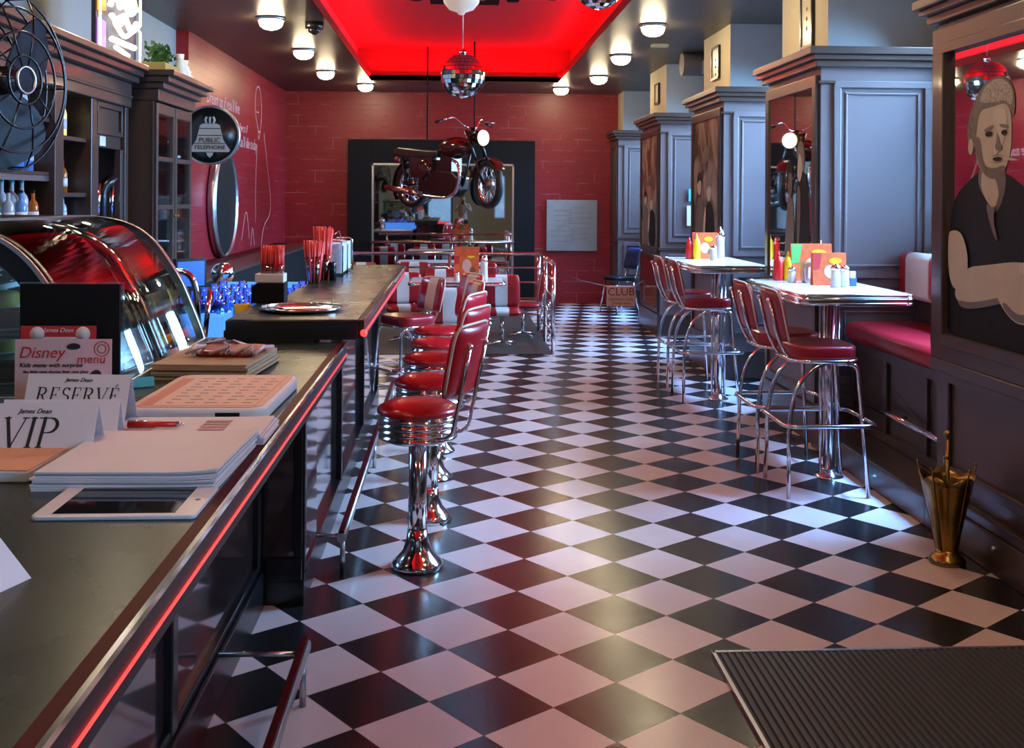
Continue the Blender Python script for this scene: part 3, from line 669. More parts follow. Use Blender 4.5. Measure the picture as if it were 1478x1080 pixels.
# ================================================================ MOTORCYCLE (local x forward, z up, rear axle at 0)
dx, dy = .43+.60, -1.0; ang = math.atan2(dy, dx)
t = thing('motorcycle', 'vintage black and dark red motorcycle hung on cables in front of the wall mirror', 'motorcycle', (-.60, 15.2, 1.81), ang)
R0 = .32
def wheel(x, name='wheel', steer=0):
    wt = MB().lathe([(.0,0)], 4) if False else None
    m = MB(); m.lathe([(R0-.075, -.03), (R0-.05, -.05), (R0-.015, -.045), (R0, -.02), (R0, .02), (R0-.015, .045), (R0-.05, .05), (R0-.075, .03), (R0-.075, -.03)], 40, axis='Y')
    ty = build(m, 'tyre', RUBBER, t, loc=(x, 0, 0), rot=(0, 0, steer))
    m = MB(); m.lathe([(R0-.095, -.028), (R0-.07, -.03), (R0-.07, .03), (R0-.095, .028), (R0-.095, -.028)], 40, axis='Y'); build(m, 'wheel_rim', CHROME, ty)
    m = MB()
    for k in range(18):
        a = 2*PI*k/18; b = a + (.35 if k % 2 else -.35); s = .03 if k % 2 else -.03
        m.tube([(.05*math.cos(a), s, .05*math.sin(a)), ((R0-.09)*math.cos(b), 0, (R0-.09)*math.sin(b))], .004, 5)
    build(m, 'spokes', STEEL, ty); m = MB().cyl((0, -.06, 0), (0, .06, 0), .05); m.lathe([(0, -.035), (.085, -.035), (.085, .035), (0, .035)], 20, axis='Y'); build(m, 'hub', ENGINE, ty)
wheel(0); wheel(1.44, steer=-.30)
def arcp(cx, cz, r, a0, a1, n=14): return [(cx+r*math.cos(math.radians(a0+(a1-a0)*k/n)), cz+r*math.sin(math.radians(a0+(a1-a0)*k/n))) for k in range(n+1)]
def fender(x, a0, a1, st=0):
    o = arcp(0, 0, R0+.045, a0, a1); i = arcp(0, 0, R0+.03, a0, a1)[::-1]
    m = MB().prism(o+i, -.065, .065, 'XZ', True)
    return build(m, 'mudguard', MOTOB, t, loc=(x, 0, 0), bev=.006, rot=(0, 0, st))
fender(0, 55, 215); fender(1.44, 30, 150, -.30)
m = MB(); hd = (1.16, 0, .62)
m.tube([hd, (.62, 0, .42), (.12, 0, .36), (-.20, 0, .34)], .018); m.tube([(1.14, 0, .56), (.98, 0, .02), (.90, 0, -.08), (.40, 0, -.10), (.30, 0, .0)], .02)
for s in (-.1, .1):
    m.tube([(.35, s, .46), (.32, s, .02), (0, s*.9, 0)], .014); m.tube([(-.12, s, .38), (-.02, s, 0)], .022)
build(m, 'frame_tubes', BLACK, t)
m = MB().ball((.84, 0, .50), .2, 24, 14, 1.45, .8, .75); build(m, 'fuel_tank', MOTOB, t)
m = MB().prism([(.60,.38),(.62,.47),(.40,.47),(.1,.50),(-.18,.53),(-.28,.50),(-.30,.42),(0,.38),(.3,.36)], -.13, .13, 'XZ'); build(m, 'seat', mat('black_leather_seat', (.03, .025, .022), .4), t, bev=.03, seg=3)
m = MB().prism([(.38,.14),(.36,-.08),(.48,-.15),(.80,-.16),(.95,-.08),(.98,.10),(.88,.18),(.55,.20)], -.13, .13, 'XZ'); m.prism([(.20,.06),(.22,-.09),(.40,-.11),(.46,.12),(.34,.16)], -.11, .11, 'XZ'); build(m, 'crankcase', mat('dark_engine_alloy', (.10,.075,.065), .3, 1), t, bev=.02)
m = MB()
for k in range(8): m.box(.63, .85, -.10, .10, .155+k*.028, .17+k*.028)
m.box(.62, .84, -.09, .09, .10, .44); m.box(.50, .62, -.08, .08, .18, .34); build(m, 'cylinder_fins', MATS['dark_engine_alloy'], t)
m = MB().ball((.34, -.12, .20), .15, 18, 12, 1, .45, 1); m.box(.06, .50, -.12, .12, .10, .40); build(m, 'side_cover', MOTOB, t)
m = MB().tube([(.86, -.10, .32), (.98, -.13, .26), (1.02, -.14, .06), (.92, -.15, -.12), (.70, -.16, -.16), (.30, -.17, -.12)], .02); build(MB().tube(fillet([(.84, -.10, .34), (1.02, -.13, .28), (1.04, -.14, -.02), (.88, -.15, -.18), (.55, -.17, -.17), (.25, -.18, -.13)], .14), .022), 'exhaust_pipe', CHROME, t)
m = MB().tube([(.28, -.18, -.13), (.15, -.185, -.10)], .025, r2=.05); m.tube([(.15, -.185, -.10), (-.35, -.20, -.03)], .05, r2=.035); build(m, 'silencer', mat('rosy_chrome', (.6,.4,.38), .25, 1), t)
m = MB()
for s in (-.11, .11): m.tube([(1.12, s, .72), (1.29, s, .34)], .026); m.tube([(1.29, s, .34), (1.44, s*.9, 0)], .02)
m.tube([(1.12, -.11, .70), (1.12, .11, .70)], .02); m.cyl((1.10, 0, .58), (1.16, 0, .76), .035); build(m, 'fork', BLACK, t)
m = MB().tube(fillet([(1.0, -.42, .84), (1.04, -.26, .90), (1.12, -.10, .76), (1.12, .10, .76), (1.04, .26, .90), (1.0, .42, .84)], .06), .012); build(m, 'handlebar', CHROME, t)
for s in (-1, 1):
    build(MB().cyl((1.0, s*.42, .84), (.985, s*.54, .81), .018), 'grip', BLACK, t); build(MB().tube([(1.05, s*.36, .86), (1.10, s*.50, .85)], .006, 6), 'lever', CHROME, t)
m = MB().lathe([(0, -.16), (.07, -.13), (.10, -.05), (.105, .0)], 24, axis='X', c=(1.33, 0, .62)); build(m, 'headlight_shell', BLACK, t, rot=None)
m = MB().lathe([(.105, 0), (.10, .02), (.06, .04), (0, .048)], 24, axis='X', c=(1.33, 0, .62)); build(m, 'headlight_lens', mat('lit_headlight', (.9, .8, .6), .3, emit=(1, .80, .50), es=1.6), t)
m = MB(); m.tube([(1.33-.0, 0, .62)] + [(1.33, 0, .62)], .01) if False else None
build(MB().ball((-.33, 0, .36), .045, 12, 8), 'tail_light', REDB, t)
for lx, ly, lab in ((-.40, 14.98, 'left thin dark cable holding the motorcycle seat end'), (.24, 14.42, 'right thin dark cable holding the motorcycle front end')):
    tag(build(MB().cyl((0, 0, 0), (0, 0, 3.72-2.44), .010, seg=6), 'hanging_cable', BLACKM, loc=(lx, ly, 2.44)), lab, 'cable')

# ================================================================ CEILING FAN, DISCO BALLS
t = thing('ceiling_fan', 'dark-bladed ceiling fan with a pale glass bowl hanging in the red cove', 'ceiling fan', (.03, 7.3, 2.98))
build(MB().cyl((0,0,.22), (0,0,.76), .015), 'down_rod', CHROME, t); m = MB().lathe([(.0,.24),(.05,.24),(.09,.20),(.12,.15),(.12,.09),(.09,.05),(0,.05)], 28); build(m, 'motor', CHROME, t)
build(MB().lathe([(.10,.05),(.125,.03),(.12,-.02),(.085,-.065),(.03,-.085),(.02,-.10),(0,-.105)], 28), 'glass_bowl', mat('pale_frosted_glass', (.62, .55, .5), .3, emit=(1, .8, .6), es=.25), t)
for k in range(5):
    a = math.radians(8 + 72*k); m = MB(); m.T = Matrix.Rotation(a, 4, 'Z') @ Matrix.Rotation(.18, 4, 'X')
    m.prism([(.20, -.05), (.30, -.07), (.60, -.075), (.64, -.05), (.65, 0), (.64, .05), (.60, .075), (.30, .07), (.20, .05)], -.005, .005, 'XY'); b = build(m, 'blade', WOODD, t, loc=(0, 0, .12))
    m = MB(); m.T = Matrix.Rotation(a, 4, 'Z'); m.box(.10, .26, -.02, .02, -.012, -.002); build(m, 'blade_arm', CHROME, b)
t = thing('disco_ball', 'large mirrored disco ball hanging below the ceiling in front of the back wall', 'disco ball', (.055, 9.5, 2.71))
def disco(r, parent):
    m = MB(); rings = 16
    for i in range(rings):
        t0, t1 = PI*(i+.06)/rings, PI*(i+.94)/rings; n = max(5, int(34*math.sin((t0+t1)/2)))
        for k in range(n):
            a0, a1 = 2*PI*(k+.04)/n, 2*PI*(k+.96)/n; q = [(r*math.sin(tt)*math.cos(aa), r*math.sin(tt)*math.sin(aa), r*math.cos(tt)) for tt, aa in ((t0,a0),(t1,a0),(t1,a1),(t0,a1))]
            m.add(q, [(0,1,2,3)])
    build(m, 'mirror_tiles', mat('disco_mirror', (.8,.8,.82), .04, 1), parent); build(MB().ball((0,0,0), r*.99, 24, 16), 'core', BLACK, parent)
disco(.195, t); build(MB().lathe([(0,.23),(.03,.23),(.03,.19),(0,.19)], 16), 'cap', CHROME, t); build(MB().cyl((0,0,.2), (0,0,1.01), .004, seg=6), 'chain', STEEL, t)
for x, y, r, lab in ((.62, 7.0, .12, 'small disco ball cut off by the top edge, left of the other'), (.96, 7.3, .17, 'dark disco ball cut off by the top edge near the cove corner')):
    t = thing('disco_ball', lab, 'disco ball', (x, y, 2.93 + r)); disco(r, t); build(MB().cyl((0,0,r), (0,0,3.72-2.93-r), .004, seg=6), 'chain', STEEL, t)

# ================================================================ RAILS IN THE DINING CORNER
t = thing('dining_corner_railing', 'chrome railing with horizontal bars around the dining corner with the dark floor', 'railing', (1.03, 11.3, 0))
m = MB()
for y in (0, 1.0, 2.0): build(MB().cyl((0, y, .0), (0, y, .95), .022), 'post', CHROME, t)
for x in (-1.1, -2.3): build(MB().cyl((x, 2.0, 0), (x, 2.0, .95), .020), 'post', CHROME, t)
build(MB().tube(fillet([(0, 0, .95), (0, 2.0, .95), (-2.45, 2.0, .95)], .05), .022), 'handrail', CHROME, t)
for z in (.2, .4, .6, .78):
    build(MB().tube(fillet([(0, 0, z), (0, 2.0, z), (-2.3, 2.0, z)], .02), .012, 8), 'rail_bar', CHROME, t)
for y in (.5, 1.5):
    m = MB()
    for z in (.12, .24, .36, .48): m.tube([(0, y+.1*math.cos(a), z+.05*math.sin(a)) for a in [2*PI*k/14 for k in range(14)]], .006, 6, closed=True)
    build(m, 'scrollwork', CHROME, t)

# ================================================================ BAR COUNTERS
def counter_edge(m_top, y0, y1, xe, zt):
    pass
t = thing('near_counter', 'lower front bar counter with a dark worn top, maroon nosing and a red light strip', 'counter', (-.79, 4.85, 0))
NZ = 1.0
def r4(mb): mb.v = [(v[0]+.79, v[1]-4.85, v[2]) for v in mb.v]; return mb
m = B(-1.98, -.93, .25, 5.0, NZ-.07, NZ); m.box(-.93, -.515, .25, 4.835, NZ-.07, NZ)
build(r4(m), 'worktop', CTOP, t)
build(r4(B(-.515, -.487, .25, 4.835, NZ-.008, NZ+.002)), 'nosing', MAROON, t, bev=.002)
build(r4(B(-.487, -.478, .25, 4.84, NZ-.008, NZ+.004)), 'chrome_edge', CHROME, t)
build(r4(B(-.512, -.482, .25, 4.84, NZ-.085, NZ-.008)), 'edge_band', BANDM, t, bev=.003)
build(r4(B(-.484, -.478, .25, 4.84, NZ-.055, NZ-.0515)), 'light_strip', NEON, t)
build(r4(B(-1.92, -.79, .25, 4.36, .0, NZ-.07)), 'base', PANEL, t)
m = MB()
for y in (.3, 1.65, 3.0, 4.30): m.box(-.80, -.765, y, y+.06, .16, .93)
m.box(-.80, -.765, .3, 4.36, .90, .93); m.box(-.80, -.755, .3, 4.36, .0, .15); m.box(-.80, -.77, .3, 4.36, .15, .18)
build(r4(m), 'panel_frame', BLACK, t, bev=.006)
t = thing('raised_bar_counter', 'long raised black bar counter with a red light strip where the round stools stand', 'counter', (-.6, 6.7, 0))
UZ = 1.10
def r5(mb): mb.v = [(v[0]+.6, v[1]-6.7, v[2]) for v in mb.v]; return mb
m = B(-.93, -.43, 4.84, 8.7, UZ-.088, UZ); m.box(-1.01, -.93, 4.84, 6.1, UZ-.088, UZ)
build(r5(m), 'worktop', CTOP, t, bev=.004)
build(r5(B(-1.012, -.44, 4.825, 4.84, UZ-.088, UZ-.004)), 'end_band', BLACK, t)
build(r5(B(-.43, -.405, 4.84, 8.7, UZ-.088, UZ-.002)), 'edge_band', BANDM, t, bev=.005)
build(r5(B(-.405, -.399, 4.84, 8.7, UZ-.03, UZ+.001)), 'chrome_edge', CHROME, t)
build(r5(B(-.405, -.398, 4.80, 8.7, UZ-.063, UZ-.057)), 'light_strip', NEON, t)
build(r5(MB().ball((-.402, 4.80, UZ-.055), .016, 10, 8)), 'light_strip_end', NEON, t)
m = B(-.90, -.63, 4.84, 8.6, 0, UZ-.09); m.box(-.90, -.61, 4.40, 4.84, 0, .90)
build(r5(m), 'base', PANEL, t)
m = MB()
for y in (4.40, 5.8, 7.2, 8.54): m.box(-.64, -.60, y, y+.05, .12, 1.0 if y > 4.5 else .90)
m.box(-.64, -.60, 4.40, 8.6, .0, .14); m.box(-.64, -.605, 4.85, 8.6, .96, 1.0)
for a in ((-.79, -.60, .0, .10), (-.79, -.61, .10, .19)): m.box(a[0], a[1], 4.385, 4.41, a[2], a[3])
for a in ((-.79, -.76, .19, .88), (-.645, -.61, .19, .88), (-.76, -.645, .84, .88)): m.box(a[0], a[1], 4.39, 4.41, a[2], a[3])
build(r5(m), 'panel_frame', BLACK, t, bev=.004)
for y0, y1, lab in ((.6, 3.57, 'chrome and maroon foot rail along the near counter, closest to the camera'), (4.69, 8.5, 'chrome and maroon foot rail along the raised bar behind the first')):
    t = thing('foot_rail', lab, 'foot rail', (-.484, y1, 0), 0, None)
    m = MB().prism(rrect(0, .175, .038, .045, .015), y0-y1, 0, 'XZ', True); build(m, 'rail', STEEL, t)
    m = MB().prism(rrect(.0, .2, .026, .012, .004), y0-y1, 0, 'XZ'); build(m, 'wood_insert', MAROON, t)
    ys = [y0+.05-y1, -(y1-y0)/2, -.05]
    for y in ys: build(MB().cyl((0, y, 0), (0, y, .16), .011), 'post', STEEL, t)
    w_ = .29 if y1 < 4 else .135
    for y in ys: build(MB().cyl((0, y, .17), (-w_+.02, y, .17), .008, seg=8), 'bracket', STEEL, t)

# ================================================================ SEATING
def diner_stool():
    t = thing('counter_stool', 'x', 'stool', (0,0,0), 0, 'round chrome stools at the bar')
    build(MB().lathe([(.113, 0), (.116, .008), (.112, .025), (.09, .045), (.065, .075), (.050, .12), (.044, .17), (.0, .17)], 36), 'base', CHROME, t)
    build(MB().lathe([(.043, .12), (.041, .30), (.041, .585), (0, .585)], 28), 'post', CHROME, t)
    pr = [(0, .56), (.14, .565)]
    for k in range(4):
        z = .575 + k*.027; pr += [(.166, z), (.176, z+.006), (.176, z+.017), (.166, z+.023)]
    pr += [(.172, .688), (0, .688)]
    build(MB().lathe(pr, 40), 'ribbed_ring', CHROME, t)
    build(MB().lathe([(.168, .685), (.182, .692), (.184, .704), (.176, .718), (.14, .735), (.08, .743), (0, .745)], 40), 'seat', RED, t)
    m = MB(); m.T = Matrix.Translation((-.215, 0, .775)) @ Matrix.Rotation(-.20, 4, 'Y'); m.pad(.36, .33, .052, .9, front_stripe=.42, top=None, rear_stripe=None, nx=18, nz=12)
    b = build(m, 'backrest', [RED, CREAM], t)
    m = MB(); m.T = Matrix.Translation((-.215, 0, .775)) @ Matrix.Rotation(-.20, 4, 'Y')
    pts = [(.9*y*y*.8-.004, y, z) for y, z in [(-.168, .03), (-.172, .16), (-.172, .27), (-.155, .318), (-.12, .328), (0, .333), (.12, .328), (.155, .318), (.172, .27), (.172, .16), (.168, .03)]]
    m.tube(fillet(pts, .04, 3), .0065, 6); build(m, 'piping', CREAM, b)
    m = MB()
    for s in (-.085, .085): build(MB().tube(fillet([(-.10, s, .60), (-.20, s, .60), (-.245, s, .80), (-.285, s, 1.0)], .05, 5), .0095, 8), 'back_bar', CHROME, t)
    m = MB()
    for s in (-.085, .085): build(MB().ball((-.288, s, 1.005), .014, 10, 6), 'bolt', CHROME, t)
    return t
s0 = diner_stool()
SP = [(-.162, 4.83, 24, 'round red-topped chrome stool nearest the camera at the bar'), (-.125, 5.53, 24, 'round red-topped stool at the bar, second from the camera'), (-.12, 6.30, 22, 'round red-topped stool at the bar, third from the camera'),
      (-.11, 6.97, -14, 'round red-topped stool at the bar, fourth from the camera, its striped back showing'), (-.11, 7.62, -24, 'round red-topped stool at the bar, farthest of the round ones, striped back showing')]
for i, (x, y, a, lab) in enumerate(SP):
    rz = PI - math.radians(a)
    if i == 0: s0.location = (x, y, 0); s0.rotation_euler = (0, 0, rz); s0['label'] = lab
    else: dup(s0, (x, y, 0), rz, lab)
def tall_stool(stripe):
    t = thing('high_chair_stool', 'x', 'bar stool', (0,0,0), 0, 'tall chrome bar chairs')
    m = MB(); m.prism(rrect(0, 0, .38, .40, .11, 6), .755, .835, 'XY', True); build(m, 'seat', REDB, t, bev=.022, seg=4)
    m = MB().tube([(x, y, .75) for x, y in rrect(0, 0, .385, .405, .11, 6)], .011, 8, closed=True); build(m, 'seat_rim', CHROME, t)
    for s in (-1, 1):
        build(MB().tube(fillet([(-.225, s*.225, 0), (-.215, s*.20, .56), (-.06, s*.185, .745), (.15, s*.18, .745)], [0, .25, .2, 0], 9), .0125, 10), 'rear_leg', CHROME, t)
        build(MB().tube(fillet([(.06, s*.18, .735), (.175, s*.18, .735), (.225, s*.222, 0)], .06, 7), .0125, 10), 'front_leg', CHROME, t)
    ring = fillet([(-.245, -.245, .40), (.27, -.245, .40), (.27, .245, .40), (-.245, .245, .40)], .07, 6, closed=True)
    build(MB().tube(ring, .012, 8, closed=True), 'foot_ring', CHROME, t)
    m = MB(); m.T = Matrix.Translation((-.225, 0, .845)) @ Matrix.Rotation(-.22, 4, 'Y'); m.pad(.36, .30, .045, .8, front_stripe=.4 if stripe else None, nx=16, nz=12)
    b = build(m, 'backrest', [REDB, CREAM], t)
    m = MB(); m.T = Matrix.Translation((-.225, 0, .845)) @ Matrix.Rotation(-.22, 4, 'Y')
    pts = [(.8*y*y*.9-.003, y, z) for y, z in [(-.170, .01), (-.174, .14), (-.174, .24), (-.155, .29), (-.12, .299), (0, .303), (.12, .299), (.155, .29), (.174, .24), (.174, .14), (.170, .01)]]
    m.tube(fillet(pts, .04, 3), .006, 6); build(m, 'piping', CREAM, b)
    m = MB()
    for s in (-.10, .10):
        build(MB().tube(fillet([(-.05, s, .745), (-.19, s, .745), (-.255, s, .88), (-.30, s, 1.08)], .06, 5), .010, 8), 'back_bar', CHROME, t)
        build(MB().ball((-.306, s, 1.08), .013, 10, 6), 'bolt', CHROME, t)
    return t
h0 = tall_stool(True); h0.location = (2.06, 6.07, 0); h0['label'] = 'tall red bar chair nearest the camera at the nearer high table'
dup(h0, (2.04, 6.62, 0), 0, 'tall red bar chair behind the nearest one at the nearer high table')
dup(h0, (2.07, 8.86, 0), 0, 'tall red bar chair in front at the far high table')
dup(h0, (2.05, 9.42, 0), 0, 'tall red bar chair behind the other at the far high table')
dup(h0, (-.36, 8.25, 0), PI+.62, 'tall bar chair with a cream striped back at the far end of the bar', scale=.90)

def high_table(lab, x0, x1, y0, y1):
    cx, cy = (x0+x1)/2, (y0+y1)/2
    t = thing('high_table', lab, 'table', (cx, cy, 0), 0, 'high chrome-edged tables')
    W, L = x1-x0, y1-y0
    build(MB().prism(rrect(0, 0, W-.01, L-.01, .05), 1.075, 1.12, 'XY', True), 'table_top', mat('white_laminate', (.66,.66,.68), .16, var=.06, vscale=12), t)
    m = MB()
    for z in (1.07, 1.094, 1.118): m.tube([(a, b, z) for a, b in rrect(0, 0, W, L, .05)], .006, 6, closed=True)
    m.prism(rrect(0, 0, W+.002, L+.002, .05), 1.062, 1.117, 'XY', True); build(m, 'ribbed_chrome_edge', CHROME, t)
    py = -L/2+.45
    m = MB().cyl((0, py, 0), (0, py, 1.06), .034); build(m, 'post', CHROME, t)
    for a in (-.052, .052): build(MB().cyl((a, py, 0), (a, py, 1.05), .009), 'side_tube', CHROME, t)
    build(MB().lathe([(.085, 0), (.085, .008), (.06, .02), (.04, .05), (0, .05)], 28, c=(0, py, 0)), 'base_plate', CHROME, t)
    build(MB().box(-.2, .2, py-.03, py+.03, 1.04, 1.062), 'top_bracket', STEEL, t)
    return t
high_table('nearer high table with a white top and chrome edge by the bench', 1.90, 2.545, 5.86, 6.98)
high_table('far high table with a white top and chrome edge before the second pillar', 1.86, 2.46, 8.32, 9.62)

# condiments
def bottle(x, y, z, m_, lab, cat='sauce bottle', h=.19):
    t = thing('sauce_bottle', lab, cat, (x, y, z), 0, 'sauce bottles on the tables')
    build(MB().lathe([(0, 0), (.030, 0), (.032, .01), (.032, h*.62), (.024, h*.76), (.015, h*.80), (.015, h*.82), (0, h*.82)], 20), 'bottle_body', m_, t)
    build(MB().lathe([(.014, h*.82), (.012, h*.87), (.005, h), (0, h)], 12), 'nozzle', m_, t)
def shaker(x, y, z, lab, h=.12, r=.026, white=True):
    t = thing('salt_shaker', lab, 'shaker', (x, y, z), 0, 'shakers on the tables')
    build(MB().lathe([(0, 0), (r, 0), (r*1.05, h*.1), (r*.9, h*.75), (0, h*.75)], 8), 'shaker_body', mat('salt_glass', (.62, .62, .60), .2), t)
    build(MB().lathe([(r*.95, h*.74), (r*.98, h*.85), (r*.6, h*.98), (0, h)], 16), 'shaker_lid', CHROME, t)
def sugar(x, y, z, lab, h=.22):
    t = thing('sugar_dispenser', lab, 'dispenser', (x, y, z), 0, 'glass sugar dispensers')
    build(MB().lathe([(0, 0), (.038, 0), (.042, .02), (.036, h*.5), (.040, h*.72), (0, h*.72)], 20), 'jar', mat('sugar_filled_glass', (.70, .68, .70), .15, coat=.4), t)
    build(MB().lathe([(.041, h*.71), (.042, h*.78), (.028, h*.92), (.010, h*.96), (.010, h*1.03), (0, h*1.03)], 20), 'chrome_cap', CHROME, t)
def menu(x, y, z, w_, h, lab, rz=0, green=True):
    t = thing('table_menu', lab, 'menu', (x, y, z), rz, 'orange menus standing on the tables')
    m = MB(); m.T = Matrix.Rotation(-.10, 4, 'X'); m.box(-w_/2, w_/2, 0, .006, 0, h); build(m, 'front_leaf', ORANGE, t)
    m = MB(); m.T = Matrix.Translation((0, .05, 0)) @ Matrix.Rotation(.10, 4, 'X'); m.box(-w_/2, w_/2, 0, .006, 0, h); build(m, 'back_leaf', ORANGE, t)
    m = MB(); m.T = Matrix.Rotation(-.10, 4, 'X')
    m.m = 0; m.prism([(-w_/2+.004, h-.004), (-w_/2+.004, h*.45), (-w_*.30, h*.5), (-w_*.22, h-.004)], -.0015, 0, 'XZ')
    m.m = 1; m.prism(smooth_poly(ell(-.02*0+w_*.02, h*.42, w_*.2, h*.22, 8)), -.002, 0, 'XZ'); m.m = 2; m.prism(smooth_poly(ell(w_*.24, h*.28, w_*.14, h*.12, 7)), -.002, 0, 'XZ'); m.m = 3; m.prism(smooth_poly(ell(w_*.18, h*.75, w_*.2, h*.10, 7)), -.002, 0, 'XZ')
    build(m, 'menu_picture', [LGREEN if green else MATS['red_ink'], MATS['peach_menu_print'], mat('brown_print', (.2,.09,.04), .5), YELLOW], t)
TZ = 1.1205
bottle(2.09, 6.90, TZ, KETCH, 'red ketchup bottle on the nearer high table'); bottle(2.155, 6.90, TZ, YELLOW, 'yellow mustard bottle on the nearer high table')
menu(2.30, 6.86, TZ, .27, .24, 'big orange menu with a green corner at the back of the nearer high table')
menu(2.29, 6.50, TZ, .21, .20, 'orange menu standing in front on the nearer high table', green=False)
t = thing('napkin_dispenser', 'grey chrome napkin dispenser between the menus on the nearer high table', 'dispenser', (2.24, 6.72, TZ))
build(MB().prism(rrect(0, .065, .10, .13, .02), -.05, .05, 'XZ', True), 'casing', STEEL, t, bev=.004); build(B(-.03, .03, -.053, -.05, .03, .10), 'napkin_slot', WHITE, t)
shaker(2.13, 6.74, TZ, 'small pale shaker beside the mustard bottle on the nearer high table', .10)
shaker(2.275, 6.36, TZ, 'tall pale salt shaker in front of the orange menu on the nearer high table', .14, .030)
shaker(2.345, 6.40, TZ, 'second shaker right of the tall one on the nearer high table', .13, .028)
t = thing('sugar_sachet_holder', 'small blue and white sachet holder beside the front menu', 'holder', (2.415, 6.46, TZ)); build(B(-.02, .02, -.02, .02, 0, .05), 'cup', BLUEP, t, bev=.004); build(B(-.016, .016, -.012, .012, .05, .09), 'sachets', WHITE, t)
sugar(2.385, 6.96, TZ, 'white-filled glass dispenser with chrome cap behind the menus on the nearer high table', .25)
bottle(2.03, 9.30, TZ, KETCH, 'red ketchup bottle on the far high table', h=.19); bottle(2.09, 9.28, TZ, YELLOW, 'yellow mustard bottle on the far high table', h=.22)
menu(2.17, 9.32, TZ, .21, .23, 'orange menu standing on the far high table', green=False)
shaker(2.20, 9.12, TZ, 'pale salt shaker in front of the menu on the far high table', .13, .030); sugar(2.325, 9.40, TZ, 'tall white-filled dispenser on the far high table', .27)

# ---------------------------------------------------------------- dining corner
def diner_chair():
    t = thing('swivel_diner_chair', 'x', 'chair', (0,0,0), 0, 'striped chairs in the dining corner')
    m = MB(); m.T = Matrix.Translation((0, 0, .375)) @ Matrix.Rotation(-PI/2, 4, 'Y'); m.pad(.44, .42, .08, 0, front_stripe=.33, rear_stripe=.33, nx=18, nz=8, e=6)
    m.v = [(a+.21, b, c) for a, b, c in m.v]; build(m, 'seat', [REDB, GREYV], t)
    m = MB(); m.T = Matrix.Translation((-.20, 0, .41)) @ Matrix.Rotation(-.14, 4, 'Y'); m.pad(.42, .36, .055, .5, front_stripe=.33, rear_stripe=.33, nx=18, nz=12); build(m, 'backrest', [REDB, GREYV], t)
    for s in (-.19, .19): build(MB().tube(fillet([(.0, s, .33), (-.20, s, .33), (-.25, s, .68)], .05), .011, 8), 'side_bar', CHROME, t)
    build(MB().cyl((0, 0, .03), (0, 0, .34), .022), 'post', CHROME, t)
    m = MB()
    for a in (0, PI/2, PI, 3*PI/2): m.tube([(0, 0, .05), (.2*math.cos(a+.5), .2*math.sin(a+.5), .02)], .013, 8)
    build(m, 'foot_cross', CHROME, t); return t
c0 = diner_chair(); c0.location = (.52, 11.95, .006); c0.rotation_euler = (0, 0, -PI/2); c0['label'] = 'red chair with a pale grey stripe facing the camera beside the railing'
for x, y, a, lab in ((.80, 12.75, PI, 'striped chair seen from the side, between the railing post and the table'), (-.58, 12.3, -PI/2+.1, 'striped chair left of the menus in the dining corner'), (-.18, 12.9, -PI/2, 'striped chair just behind the menus in the dining corner'),
        (-.05, 10.75, PI/2, 'striped chair nearest the camera at the dining table, half hidden by the stools'), (.35, 14.2, -PI/2, 'striped chair behind the back railing, right side'), (-.55, 14.3, -PI/2, 'striped chair behind the back railing, middle'), (-1.25, 14.2, -PI/2, 'striped chair behind the back railing, left side'), (-1.15, 12.8, -PI/2, 'striped chair farthest left in the dining corner')):
    dup(c0, (x, y, .006 if y > 11.3 else 0), a, lab)
t = thing('dining_table', 'low dining table with a pink-lit white top in the dining corner', 'table', (.02, 11.75, .006))
build(MB().prism(rrect(0, 0, 1.0, .75, .06), .70, .74, 'XY', True), 'table_top', MATS['white_laminate'], t); m = MB().tube([(a, b, .72) for a, b in rrect(0, 0, 1.0, .75, .06)], .022, 8, closed=True); build(m, 'chrome_edge', CHROME, t)
build(MB().cyl((0,0,.02), (0,0,.70), .035), 'post', CHROME, t); build(MB().lathe([(.25,0),(.25,.015),(.04,.04),(0,.04)], 28), 'base_plate', CHROME, t)
t2 = thing('dining_table', 'second low dining table behind the back railing', 'table', (-.3, 15.1, .006))
for ch in t.children: c = ch.copy(); C.objects.link(c); c.parent = t2
menu(.12, 11.72, .7425+.006, .27, .36, 'large orange menu standing on the low dining table', green=False)
shaker(.02, 11.55, .748, 'small shaker in front of the menu on the low dining table', .10); sugar(.31, 11.65, .748, 'white dispenser beside the menu on the low dining table', .28)
t = thing('potted_herb', 'green plant standing behind the menu on the low dining table', 'plant', (.12, 11.95, .748)); build(MB().lathe([(0,0),(.06,0),(.08,.14),(0,.14)], 20), 'pot', REDB, t)
m = MB()
for k in range(60):
    a = random.uniform(0, 2*PI); r = random.uniform(.01, .10); z = random.uniform(.26, .44); q = Vector((r*math.cos(a), r*math.sin(a), z)); d = Vector((random.uniform(-1,1), random.uniform(-1,1), random.uniform(-.4,1))).normalized()*.03; e = d.cross(Vector((0,0,1))).normalized()*.014
    m.add([q-d, q+e, q+d, q-e], [(0,1,2,3)])
m.tube([(0,0,.12), (0,0,.36)], .01, 6); build(m, 'leaves', GREEN, t)

